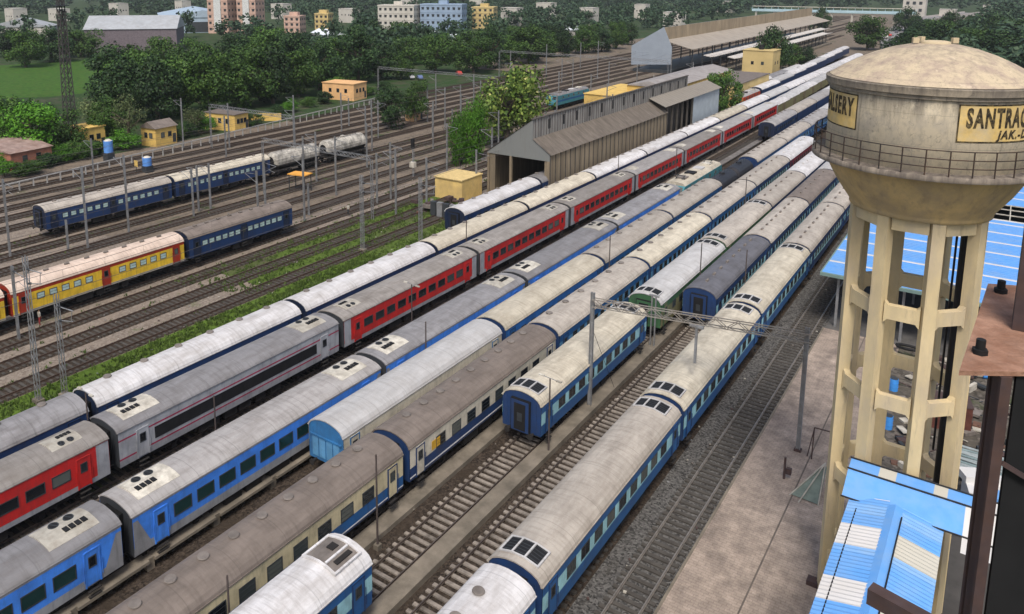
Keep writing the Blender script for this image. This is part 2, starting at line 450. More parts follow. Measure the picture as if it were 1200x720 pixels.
def gang_mesh(col):
    def mk():
        b = MB()
        b.bb(-.72, .72, -.16, .16, 1.15, 3.35, mi=0)
        b.bb(-.46, .46, -.19, -.15, 1.25, 3.15, mi=1)
        b.bb(-.2, .2, -.205, -.18, 1.9, 2.5, mi=2)
        for k in range(5): b.bb(-.78, .78, -.12+.05*k, -.10+.05*k, 1.1, 3.42, mi=1)
        return b.mesh('gangway', [paint(col), m_blk, m_frame])
    return cached(('gang', col), mk)
def buffer_mesh():
    def mk():
        b = MB(); b.tube((0, .25, 1.08), (0, -.25, 1.08), .11, n=10); b.tube((0, -.25, 1.08), (0, -.31, 1.08), .22, n=14)
        return b.mesh('buffer', m_dark)
    return cached('buffer', mk)
def window_mesh(w, h, glass, fr, bars, split=0):
    """one window for the +X side, proud frame and recessed pane"""
    def mk():
        b = MB(); t = .06
        b.bb(0, .022, -w/2, w/2, -h/2, -h/2+t, 0); b.bb(0, .022, -w/2, w/2, h/2-t, h/2, 0)
        b.bb(0, .022, -w/2, -w/2+t, -h/2+t, h/2-t, 0); b.bb(0, .022, w/2-t, w/2, -h/2+t, h/2-t, 0)
        b.bb(-.01, .008, -w/2+t, w/2-t, -h/2+t, h/2-t, 1)
        if split: b.bb(.008, .018, -.025, .025, -h/2+t, h/2-t, 0)
        for k in range(bars): b.bb(.008, .016, -w/2+t, w/2-t, -h/2+(k+1)*h/(bars+1)-.012, -h/2+(k+1)*h/(bars+1)+.012, 0)
        return b.mesh('window', [fr, glass])
    return cached(('win', w, h, glass.name, fr.name, bars, split), mk)
def door_mesh(col, fr):
    def mk():
        b = MB(); b.bb(0, .03, -.42, .42, 1.22, 3.12, 0)
        b.bb(0, .05, -.50, -.42, 1.15, 3.1, 1); b.bb(0, .05, .42, .50, 1.15, 3.1, 1); b.bb(0, .05, -.42, .42, 3.05, 3.11, 1)
        b.tube((.06, -.56, 1.5), (.06, -.56, 2.4), .02, n=5, mi=1); b.tube((.06, .56, 1.5), (.06, .56, 2.4), .02, n=5, mi=1)
        for z in (.55, .85): b.bb(-.06, .12, -.38, .38, z, z+.04, 2)
        return b.mesh('door', [paint(col), paint(fr), m_dark])
    return cached(('door', col, fr), mk)
def vent_mesh(kind, mat):
    def mk():
        b = MB()
        if kind == 'disc':
            b.tube((0, 0, -.1), (0, 0, .07), .24, n=14); b.tube((0, 0, .07), (0, 0, .12), .33, .30, n=16)
        elif kind == 'torpedo':
            b.tube((0, -.26, .09), (0, .26, .09), .12, n=8); b.tube((0, 0, -.1), (0, 0, .1), .11, n=8)
        elif kind == 'half':
            b.tube((-.05, -.22, .02), (-.05, .22, .02), .13, n=8); b.bb(-.16, .16, -.2, .2, -.08, .06)
        return b.mesh('roof_vent', mat)
    return cached(('vent', kind, mat.name), mk)
def hatch_mesh(white):
    """three dark grilles across the roof end in a pale frame"""
    def mk():
        b = MB()
        def zz(x): return 4.01-.155*x*x
        xs = [-1.17, -.46, .30, 1.08]
        for a, c in zip(xs[:-1], xs[1:]):
            a2, c2 = a+.07, c-.07
            b.add([(a2, -.62, zz(a2)+.045), (c2, -.62, zz(c2)+.045), (c2, .62, zz(c2)+.045), (a2, .62, zz(a2)+.045)], [(0, 1, 2, 3)], 0)
            for k in range(5):
                y = -.5+.25*k
                b.add([(a2, y, zz(a2)+.06), (c2, y, zz(c2)+.06), (c2, y+.05, zz(c2)+.06), (a2, y+.05, zz(a2)+.06)], [(0, 1, 2, 3)], 2)
        for a in xs: b.box(a, 0, zz(a)+.04, .1, 1.44, .09, 0, 1)
        for y in (-.67, .67):
            for a, c in zip(xs[:-1], xs[1:]):
                b.bar((a, y, zz(a)+.05), (c, y, zz(c)+.05), .1, .07, 1)
        return b.mesh('roof_hatch', [m_blk, roofm('lgrey' if not white else 'white'), m_frame])
    return cached(('hatch', white), mk)
def recess_mesh():
    """a framed opening at the roof end with the duct seen inside"""
    def mk():
        b = MB()
        def zz(x): return 4.01-.155*x*x
        xs = [-1.1, -.55, 0, .55, 1.1]
        for a, c in zip(xs[:-1], xs[1:]):
            b.add([(a, -.95, zz(a)+.03), (c, -.95, zz(c)+.03), (c, .95, zz(c)+.03), (a, .95, zz(a)+.03)], [(0, 1, 2, 3)], 1)
            for y in (-1, 1): b.bar((a, y, zz(a)+.06), (c, y, zz(c)+.06), .13, .1, 0)
        for x in (-1.12, 1.12): b.box(x, 0, zz(x)+.06, .13, 2.1, .1, 0, 0)
        b.box(.35, 0, zz(.3)+.06, .12, 1.7, .07, 0, 0); b.box(-.2, .3, zz(.2)+.06, .45, .5, .06, 0, 2); b.box(.7, .1, zz(.7)+.05, .3, 1.2, .05, 0, 2)
        return b.mesh('roof_hatch', [roofm('white'), m_vent, m_dark])
    return cached('recess', mk)
def ac_mesh():
    def mk():
        b = MB(); xs = [-1.1, -.6, 0, .6, 1.05]
        def zz(x): return 3.92-.155*abs(x)**1.9
        n = len(xs)
        lo = [(x, zz(x)-.03) for x in xs]; hi = [(x, zz(x)+.07) for x in xs]
        b.prism(lo+hi[::-1], -1.5, 1.5, 0)
        return b.mesh('air_conditioner', m_acw)
    return cached('ac', mk)
def acfan_mesh():
    def mk():
        b = MB(); b.tube((0, 0, -.02), (0, 0, .05), .30, n=16, mi=0); b.tube((0, 0, .05), (0, 0, .055), .24, n=14, mi=1); b.box(0, 0, .06, .5, .05, .02, .5, 0)
        return b.mesh('fan', [m_frame, m_blk])
    return cached('fan', mk)
def acgrille_mesh():
    def mk():
        b = MB()
        for k in range(4): b.box(0, -.54+.36*k, .02, .42, .28, .05, 0, 0)
        return b.mesh('grille', m_blk)
    return cached('grille', mk)

def rowy(n, span): return [(-span/2+span*k/(n-1)) for k in range(n)]
W_, BK = m_glass, None
# livery table
LIV = {
 'navy_white': dict(t='icf', bands=[(1.1, 1.95, 'navy'), (1.95, 2.8, 'navy'), (2.8, 3.30, 'navy')], end='dnavy', win=('dark', 1.0, .7, rowy(9, 14.4)), doors='navy', vent='half'),
 'blue_cyan': dict(t='icf', bands=[(1.1, 1.90, 'blue'), (1.90, 2.74, 'cyan'), (2.74, 3.30, 'blue')], end='navy', win=('wide', 1.12, .74, rowy(9, 14.6)), doors='blue', vent=None, hatch=1),
 'navy_cyan': dict(t='icf', bands=[(1.1, 1.85, 'navy'), (1.85, 2.62, 'cyan'), (2.62, 3.30, 'navy')], end='navy', win=('dark', .82, .68, rowy(12, 15.4)), doors='navy', vent='torpedo'),
 'cream_navy': dict(t='icf', bands=[(1.1, 1.28, 'navy'), (1.28, 1.36, 'white'), (1.36, 1.98, 'blue'), (1.98, 3.30, 'cream')], end='navy', win=('dark', 1.15, .82, rowy(8, 14.2)), doors='cream', vent='disc'),
 'white_navy': dict(t='icf', bands=[(1.1, 1.30, 'navy'), (1.30, 1.40, 'white'), (1.40, 1.98, 'navy'), (1.98, 3.30, 'creamw')], end='navy', win=('dark', 1.15, .82, rowy(8, 14.2)), doors='creamw', vent='disc'),
 'royal': dict(t='icf', bands=[(1.1, 1.9, 'blue'), (1.9, 2.65, 'lblue'), (2.65, 3.30, 'blue')], end='navy', win=('dark', .9, .68, rowy(11, 15.2)), doors='blue', vent='half'),
 'parcel': dict(t='icf', bands=[(1.1, 2.2, 'navy'), (2.2, 3.30, 'creamw')], end='mblue', win=('dark', .6, .35, rowy(4, 12)), doors='creamw', vent=None),
 'parcel_plain': dict(t='icf', bands=[(1.1, 2.2, 'blue'), (2.2, 3.30, 'royalb')], end='navy', win=('dark', .9, .6, rowy(9, 15)), doors='blue', vent=None),
 'green_cream': dict(t='icf', bands=[(1.1, 1.9, 'olive'), (1.9, 2.65, 'olive'), (2.65, 3.30, 'green')], end='green', win=('dark', .95, .7, rowy(8, 14)), doors='olive', vent=None, hatch=1),
 'maroon': dict(t='icf', bands=[(1.1, 1.9, 'maroon'), (1.9, 3.30, 'maroon')], end='dnavy', win=('dark', .9, .7, rowy(10, 15)), doors='maroon', vent='torpedo'),
 'yellow': dict(t='icf', bands=[(1.1, 1.32, 'creamw'), (1.32, 1.85, 'yellow'), (1.85, 2.95, 'yellow'), (2.95, 3.30, 'brick')], end='brick', win=('pale', .85, .62, rowy(12, 15.4)), doors='brick', vent='torpedo', mid=1),
 'dark_navy': dict(t='icf', bands=[(1.1, 1.9, 'navy'), (1.9, 2.6, 'navy'), (2.6, 3.30, 'navy')], end='dnavy', win=('pale', .85, .62, rowy(13, 15.6)), doors='dnavy', vent='torpedo', mid=1),
 'red': dict(t='lhb', bands=[(1.1, 1.5, 'silver'), (1.45, 3.1, 'red'), (3.1, 3.48, 'red')], end='char', win=('lhb', 1.30, .72, rowy(10, 16.2)), doors='red', ends='silver'),
 'azure': dict(t='lhb', bands=[(1.1, 1.62, 'silver'), (1.62, 3.34, 'azure'), (3.34, 3.48, 'silver')], end='char', win=('lhbg', 1.35, .80, rowy(10, 16.2)), doors='azure', ends='silver'),
 'silver': dict(t='lhb', bands=[(1.1, 1.56, 'silver'), (1.56, 1.67, 'crimson'), (1.67, 2.84, 'silver'), (2.84, 2.95, 'crimson'), (2.95, 3.48, 'silver')], end='char', win=('strip', 2.1, .80, rowy(8, 15.2)), doors='silver', ends='silver'),
}
m_pale = M('shutter_pale', (.42, .55, .52), .4, .3, 2)
WIN = {'dark': (m_glass, m_frame, 2, 0), 'wide': (m_glass, m_frame, 0, 1), 'pale': (m_pale, m_frame, 1, 0), 'lhb': (m_glass, m_frame, 0, 0), 'lhbg': (m_glassg, m_frame, 0, 0), 'strip': (m_blk, m_blk, 0, 0)}

def coach(liv, x, y0, y1, roof, label, group, cat='coach', detail=2, openend=False, recess=False, yellow_plate=False, nohatch=False):
    """detail 2: all parts; 1: windows and roof gear; 0: body and roof only"""
    x, y0, y1 = x*VS, y0*VS, y1*VS
    d = LIV[liv]; icf = d['t'] == 'icf'
    rp = ICF_R if icf else LHB_R
    L = round((y1-y0)-(.75 if icf else .75), 1)
    t = thing('railway_coach', label, cat, (x, (y0+y1)/2, 0), 0, group); t.scale = (VW, 1, VH)
    bo = link('body', body_mesh(liv, L, rp, d['bands'], d['end']), t)
    ro = link('roof', roof_mesh(L, rp, roof, d['t']), t)
    if detail >= 1:
        for s in (-1, 1): link('bogie', bogie_mesh(), t, (0, s*(L/2-3.3), 0))
    if detail >= 1:
        link('underframe', under_mesh(L), t)
        kind, w, h, ys = d['win']; g, fr, bars, split = WIN[kind]
        me = window_mesh(w, h, g, fr, bars, split)
        z = 2.40 if icf else 2.42
        if kind == 'strip': z = 2.30
        mids = d.get('mid')
        for yy in ys:
            yv = yy*L/21.5 if icf else yy*L/23.4
            if mids and abs(yv) < .8: continue
            link('window', me, t, (1.626, yv, z))
        wd = window_mesh(.5, .62, m_glass, m_frame, 0)
        dy = [-L/2+1.15, L/2-1.15] if icf else [-L/2+1.9, L/2-1.9]
        if mids: dy.append(0)
        for yy in dy:
            dr = link('door', door_mesh(d['doors'], d['end'] if icf else d['doors']), t, (1.626, yy, 0))
            link('door_window', wd, dr, (.032, 0, 2.45))
        if not icf:
            b = cached(('lend', L, d['ends'], liv), lambda: None)
            pe = MB()
            for s in (-1, 1):
                y_ = s*(L/2-.02); yi = s*(L/2-1.35)
                q = [(1.634, y_, 1.15), (1.634, yi, 1.15), (1.634, s*(L/2-.35), 3.15), (1.634, y_, 3.15)]
                if liv == 'red': q = [(1.634, y_, 1.15), (1.634, s*(L/2-.95), 1.15), (1.634, s*(L/2-.95), 3.39), (1.634, y_, 3.39)]
                if liv in ('red', 'azure'): part('end_panel', MB().add(q, [(0, 1, 2, 3) if s < 0 else (3, 2, 1, 0)]), paint('grey' if liv == 'azure' else 'silver'), t)
            
            for s in (-1, 1):
                ac = link('air_conditioner', ac_mesh(), t, (-.05, s*(L/2-2.4), 0))
                if liv == 'red': ac.scale = (-.85, .72, 1)
                if detail == 2:
                    link('fan', acfan_mesh(), ac, (-.55, .55*s, 3.92)); link('fan', acfan_mesh(), ac, (-.55, -.35*s, 3.92))
                    link('grille', acgrille_mesh(), ac, (.3, .45*s, 3.965))
        else:
            if d.get('hatch') and not nohatch:
                for s in (-1, 1):
                    if recess and s > 0: continue
                    link('roof_hatch', hatch_mesh(roof == 'white'), t, (0, s*(L/2-1.15), 0))
            if recess: link('roof_hatch', recess_mesh(), t, (0, L/2-1.35, 0))
            v = 'disc' if nohatch else d.get('vent')
            if v and not recess:
                n = {'disc': 9, 'half': 6, 'torpedo': 8}[v] if detail == 2 else 6
                xo = {'disc': -.35, 'half': -.55, 'torpedo': .0}[v]
                vm = vent_mesh('disc' if v == 'half' else v, m_ventw if roof in ('white', 'lgrey') and v == 'torpedo' else m_vent)
                zo = 4.0-.155*xo*xo
                for yy in rowy(n, L-4.5): link('roof_vent', vm, t, (xo, yy, zo))
    if liv == 'parcel':
        for k in range(4): part('end_panel', MB().box(-.98+.65*k, -L/2-.03, 2.0, .55, .03, 1.3), paint('lblue'), t)
        part('end_beam', MB().box(0, -L/2-.05, 2.75, 2.9, .08, .12), paint('mblue'), t)
    if (detail == 2 or openend) and liv != 'parcel':
        gm = gang_mesh(d['end'])
        link('gangway', gm, t, (0, -L/2-.15, 0))
        if not openend: link('gangway', gm, t, (0, L/2+.15, 0))
    if openend:
        for s in (-.95, .95): link('buffer', buffer_mesh(), t, (s, -L/2-.2, 0))
    if yellow_plate:
        part('route_board', MB().bb(0, .012, -.5, .5, -.3, .3), M('board_yellow', (.62, .36, .04), .5, .2), t, (1.63, -L/2+3.0, 2.4))
    return t

ORD = ['first', 'second', 'third', 'fourth', 'fifth', 'sixth', 'seventh', 'eighth', 'ninth', 'tenth', 'eleventh', 'twelfth', 'thirteenth', 'fourteenth', 'fifteenth', 'sixteenth', 'seventeenth', 'eighteenth', 'nineteenth']
RN = {'white': 'white', 'cream': 'cream', 'tan': 'tan', 'grey': 'grey', 'darkgrey': 'dark grey', 'brown': 'brown', 'lgrey': 'pale grey', 'pgrey': 'stone grey', 'rgrey': 'brownish grey', 'pink': 'pinkish white'}
def train(x, y0, pitch, cars, tname, group, start=0, dx=0.0, **kw):
    """cars: (livery, side words, roof colour)"""
    y = y0
    for i, c in enumerate(cars):
        liv, words, roof = c[:3]; opt = dict(kw); opt.update(c[3] if len(c) > 3 else {})
        det = 2 if y < 115 else (1 if y < 205 else 0)
        p_ = opt.pop('pitch', pitch)
        lab = opt.pop('label', None) or f"{words} coach with {RN[roof]} roof, {ORD[i+start]} nearest in {tname}"
        coach(liv, x+dx*(y-y0), y, y+p_, roof, lab, group, detail=det, **opt)
        y += p_
    return y

# leftmost of the long trains
tn = 'the navy train beside the shed'
cars = [('navy_white', 'navy', 'grey'), ('navy_white', 'navy', 'white'), ('navy_white', 'navy', 'white')] + [('navy_white', 'navy', r) for r in ('cream', 'cream', 'white', 'white', 'white', 'cream', 'white', 'lgrey', 'white', 'white', 'white', 'lgrey', 'white', 'white')]
train(-57.4, 7.6, 22.3, cars, tn, 'coaches of the long navy train')
# red express with a silver coach
cars = [('red', 'red', 'rgrey'), ('silver', 'silver', 'grey', dict(label='silver coach with thin red lines and a long black window band, between red coaches'))] + [('red', 'red', r) for r in ('rgrey', 'rgrey', 'rgrey', 'pgrey', 'rgrey', 'pgrey', 'lgrey')]
ye = train(-52.4, 4.7, 23.8, cars, 'the red express train', 'coaches of the red express')
# light blue train
cars = [('azure', 'light blue', 'grey')]*5
train(-43.3, -.3, 24.1, [('azure', 'light blue', r) for r in ('grey', 'pgrey', 'grey', 'grey', 'grey')], 'the light blue train', 'coaches of the light blue train')
# pale roofed train next to it
cars = [('parcel', 'cream and navy parcel', 'lgrey', dict(openend=True, label='parcel coach with bright blue end wall and pale grey roof beside the light blue train')),
        ('parcel_plain', 'blue', 'cream'), ('royal', 'blue', 'tan'), ('royal', 'blue', 'tan')]
train(-38.8, 37.8, 22.3, cars, 'the bright blue ended train', 'coaches of the blue ended train')
train(-38.6, 146.8, 22.3, [('royal', 'blue', r) for r in ('tan', 'tan', 'pgrey', 'lgrey', 'tan', 'lgrey')], 'the train behind the black tanks', 'coaches beyond the black tank wagons')
# cream and blue train
cars = [('cream_navy', 'cream and blue', 'brown'), ('white_navy', 'white and navy', 'brown', dict(yellow_plate=True)), ('royal', 'blue', 'tan'), ('royal', 'blue', 'cream'), ('royal', 'blue', 'tan'), ('navy_cyan', 'navy and cyan', 'tan'),
        ('maroon', 'maroon', 'white', dict(label='maroon coach with bright white roof at the far end beside the water tower'))]
train(-34.1, 17.2, 22.4, cars, 'the cream sided train', 'coaches of the cream sided train')
# fourth line from the platform
coach('blue_cyan', -28.9, 8.2, 30.4, 'white', 'blue coach with clean white roof and framed roof opening at the bottom edge', 'coaches on the washing line', detail=2, recess=True)
coach('blue_cyan', -29.3, 50.0, 72.0, 'cream', 'blue coach with cream roof standing alone, its dark gangway end facing an empty track', 'coaches on the washing line', detail=2, openend=True)
cars = [('green_cream', 'olive green', 'lgrey', dict(openend=True, label='olive green coach with pale grey roof and a green end wall behind the gantry')), ('green_cream', 'olive green', 'tan'), ('navy_cyan', 'navy', 'tan'), ('navy_cyan', 'navy', 'white')]
train(-29.0, 74.4, 22.0, cars, 'the olive led train', 'coaches on the washing line')
# third line
cars = [('navy_cyan', 'navy and cyan', 'darkgrey', dict(openend=True, label='navy coach with dark grey roof and round topped navy end wall by the gantry')), ('navy_cyan', 'navy and cyan', 'tan'), ('navy_cyan', 'navy and cyan', 'brown'), ('navy_cyan', 'navy and cyan', 'lgrey')]
train(-24.9, 79.2, 21.9, cars, 'the dark roofed train', 'coaches behind the dark grey roof')
# right hand train
cars = [('blue_cyan', 'blue and cyan', 'white', dict(nohatch=True)), ('blue_cyan', 'blue and cyan', 'tan'), ('blue_cyan', 'blue and cyan', 'cream'), ('blue_cyan', 'blue and cyan', 'cream')] + [('navy_cyan', 'navy and cyan', r) for r in ('tan', 'tan', 'cream', 'tan')]
train(-20.1, 11.4, 22.3, cars, 'the train along the platform', 'coaches of the train by the platform')
# in front of and inside the shed
coach('navy_white', -63.1, 88.4, 110.6, 'white', 'navy coach with white roof half way into the maintenance shed', 'coaches at the shed', detail=2, openend=True)
coach('navy_white', -63.1, 110.6, 132.8, 'grey', 'navy coach in the dark inside the maintenance shed', 'coaches at the shed', detail=1)
train(-63.6, 246.0, 22.3, [('navy_white', 'navy', r) for r in ('white', 'lgrey', 'white', 'white', 'lgrey', 'white', 'white', 'white')], 'the orange locomotive train', 'coaches behind the orange locomotive', dx=-.035)
train(-68.2, 233.0, 22.3, [('navy_white', 'navy', r) for r in ('lgrey', 'white', 'grey', 'lgrey')], 'the short far left train', 'coaches left of the orange locomotive')
train(-45.2, 185.8, 22.3, [('navy_white', 'navy', r, dict(openend=(k == 0))) for k, r in enumerate(('pgrey', 'tan', 'pgrey', 'lgrey', 'pgrey', 'tan'))], 'the train behind the teal locomotive', 'coaches behind the teal locomotive')
# yard on the left
coach('dark_navy', -112.6, 54.6, 76.2, 'tan', 'dark navy coach with tan roof and round ended front, in front of another navy coach', 'coaches on the far left siding', detail=2, openend=True)
coach('dark_navy', -112.6, 76.2, 97.2, 'cream', 'dark navy coach with stained pale roof coupled to the grey white tank wagons', 'coaches on the far left siding', detail=2)
coach('yellow', -85.8, 14.8, 37.0, 'pink', 'yellow and red coach cut off by the left edge', 'yellow coaches', detail=2)
coach('yellow', -85.8, 37.0, 59.1, 'pink', 'yellow and red coach with pinkish roof coupled to a navy coach', 'yellow coaches', detail=2)
coach('dark_navy', -85.8, 59.1, 77.6, 'brown', 'navy coach with brown roof coupled behind the yellow coach', None, detail=2)

# tank wagons
def tank_wagon(x, y, L, top, label, group):
    x, y = x*VS, y*VS
    t = thing('tank_wagon', label, 'tank wagon', (x, y, 0), 0, group); t.scale = (VW, 1, VH)
    b = MB(); r = 1.5; n = 20
    ys = [(-L/2, .55), (-L/2+.25, .92), (-L/2+.5, 1), (L/2-.5, 1), (L/2-.25, .92), (L/2, .55)]
    vv = [(r*k*cos(2*pi*i/n), yy, 2.35+r*k*sin(2*pi*i/n)) for yy, k in ys for i in range(n)]
    for j in range(len(ys)-1):
        for i in range(n):
            up = sin(2*pi*(i+.5)/n) > -.45
            b.add([vv[j*n+i], vv[j*n+(i+1) % n], vv[(j+1)*n+(i+1) % n], vv[(j+1)*n+i]], [(3, 2, 1, 0)], 1 if up else 0, True)
    b.add(vv[:n], [tuple(range(n))], 0); b.add(vv[-n:], [tuple(range(n))[::-1]], 0)
    part('barrel', b, [m_blk, top], t)
    part('dome', MB().tube((0, 0, 3.6), (0, 0, 4.0), .45, n=14).tube((0, 0, 4.0), (0, 0, 4.07), .5, .3, n=14), top, t)
    w = MB(); w.bb(-.35, .35, -L*.3, L*.3, 3.74, 3.80)
    for s in (-.4, .4):
        w.bb(s-.02, s+.02, -L*.3, L*.3, 4.25, 4.29)
        for k in range(5): w.bb(s-.02, s+.02, -L*.3+k*L*.15-.02, -L*.3+k*L*.15+.02, 3.78, 4.27)
    part('walkway', w, m_frame, t)
    part('underframe', MB().bb(-1.2, 1.2, -L/2-.2, L/2+.2, .9, 1.1).bb(-.5, .5, -L/2, L/2, 1.1, 1.3), m_dark, t)
    for s in (-1, 1): link('bogie', bogie_mesh(), t, (0, s*(L/2-2), 0))
    return t
m_tankw = M('tank_weathered', (.52, .49, .43), .6, .35, 1.2, dirt=(.10, .095, .085), dirt_amt=.8, dirt_scale=.7, streak=(.05, .045, .04), streak_amt=.7, streak_st=(1.2, 2.2, .3))
m_tankb = M('tank_black', (.025, .025, .03), .45, .3, 1.2)
tank_wagon(-112.6, 104.4, 11.4, m_tankw, 'weathered grey white tank wagon next to the stained navy coach', 'tank wagons')
tank_wagon(-112.6, 118.2, 11.4, m_tankw, 'weathered grey white tank wagon, the end one of its train', 'tank wagons')
tank_wagon(-38.7, 132.0, 8.6, m_tankb, 'black tank wagon coupled to the tan roofed blue coach in front', 'black tank wagons')
tank_wagon(-38.7, 141.6, 8.6, m_tankb, 'black tank wagon, the farther of two amid the trains', 'black tank wagons')

def loco(x, y, L, cols, roofc, label, pant=True):
    """double-cab locomotive"""
    x, y = x*VS, y*VS
    t = thing('locomotive', label, 'locomotive', (x, y, 0), 0); t.scale = (VW, 1, VH)
    b = MB(); W = 1.52
    side = [(-L/2, 1.5), (-L/2+.1, 2.3), (-L/2+.75, 3.3), (L/2-.75, 3.3), (L/2-.1, 2.3), (L/2, 1.5), (L/2-.1, 1.0), (-L/2+.1, 1.0)]
    vv = [(-W, yy, z) for yy, z in side]+[(W, yy, z) for yy, z in side]; n = len(side)
    b.add(vv, [tuple(range(n))[::-1], tuple(range(n, 2*n))], 0)
    for i in range(n): b.add([vv[i], vv[(i+1) % n], vv[n+(i+1) % n], vv[n+i]], [(0, 1, 2, 3)], 0)
    part('body', b, paint(cols[0]), t)
    part('stripe', MB().bb(W, W+.012, -L/2+.4, L/2-.4, 1.75, 2.15), paint(cols[1]), t)
    r = MB().prism([(-1.5, 3.3), (-1.2, 3.65), (0, 3.82), (1.2, 3.65), (1.5, 3.3)], -L/2+.8, L/2-.8, close=True, smooth=False)
    ro = part('roof', r, roofm(roofc), t)
    for k in range(4):
        part('roof_hatch', MB().bb(-.7, .7, -.9, .9, 3.7, 3.95), [m_vent, m_blk, roofm('lgrey'), m_acw][k % 4], ro, (0, -L*.3+k*L*.2, 0))
    if pant:
        for s in (-1, 1):
            p = MB(); y0 = s*(L/2-3.2)
            for x_ in (-.5, .5): p.bar((x_, y0-.9, 3.9), (x_, y0+.6, 4.2), .05); p.bar((x_, y0+.6, 4.2), (x_, y0-.6, 4.35), .05)
            p.bar((-.9, y0-.6, 4.37), (.9, y0-.6, 4.37), .08)
            for x_ in (-.6, .6): p.tube((x_, y0, 3.6), (x_, y0, 4.0), .12, n=8)
            part('pantograph', p, m_frame, t)
    for s in (-1, 1):
        wd = MB()
        for x_ in (-.75, .75):
            wd.quad((x_-.5, s*(L/2-.13)+s*.015, 2.45), (x_+.5, s*(L/2-.13)+s*.015, 2.45), (x_+.5, s*(L/2-.62)+s*.02, 3.15), (x_-.5, s*(L/2-.62)+s*.02, 3.15))
        part('windscreen', wd, m_glass, t)
        part('headlight', MB().tube((0, s*(L/2-.75), 3.38), (0, s*(L/2-.55), 3.38), .17, n=10), m_acw, t)
        link('bogie', bogie_mesh(), t, (0, s*(L/2-4), 0))
        for q in (-.95, .95): link('buffer', buffer_mesh(), t, (q, s*(L/2+.1), 0), 0 if s < 0 else pi)
    for k in range(5): link('window', window_mesh(.8, .5, m_frame, m_vent, 3), t, (W+.012, -L*.3+k*L*.15, 2.75))
    part('underframe', MB().bb(-1.3, 1.3, -3, 3, .4, 1.0), m_dark, t)
    return t
loco(-43.2, 131.6, 20, ('teal', 'white'), 'cream', 'teal and cream electric locomotive at the head of the light blue train')
loco(-63.5, 235.5, 18.5, ('orange', 'cream'), 'pgrey', 'orange fronted locomotive just beyond the maintenance shed')
loco(-107.3, 209, 21, ('teal', 'blue'), 'grey', 'blue diesel locomotive with grey roof beyond the flowering tree', False)

# covered wagons behind the red express
for i in range(12):
    y = ye+1+i*13.6
    t = thing('covered_wagon', f'olive covered wagon with pale roof, {ORD[i]} behind the red coaches', 'goods wagon', ((-52.6-.022*i*13.6)*VS, (y+6.5)*VS, 0), 0, 'olive covered wagons'); t.scale = (VW, 1, VH)
    b = MB().bb(-1.55, 1.55, -6.3, 6.3, 1.0, 3.1)
    for k in range(9): b.bb(1.55, 1.62, -6.2+k*1.53, -6.08+k*1.53, 1.0, 3.1)
    part('body', b, paint('olive'), t)
    part('roof', MB().prism([(-1.6, 3.1), (-1.1, 3.5), (0, 3.68), (1.1, 3.5), (1.6, 3.1)], -6.35, 6.35), roofm('lgrey' if i % 3 else 'white'), t)
    part('door', MB().bb(1.62, 1.68, -1.2, 1.2, 1.1, 3.0), M('wagon_door', (.17, .14, .08), .7), t)
    part('underframe', MB().bb(-1.2, 1.2, -6.3, 6.3, .5, .98), m_dark, t)

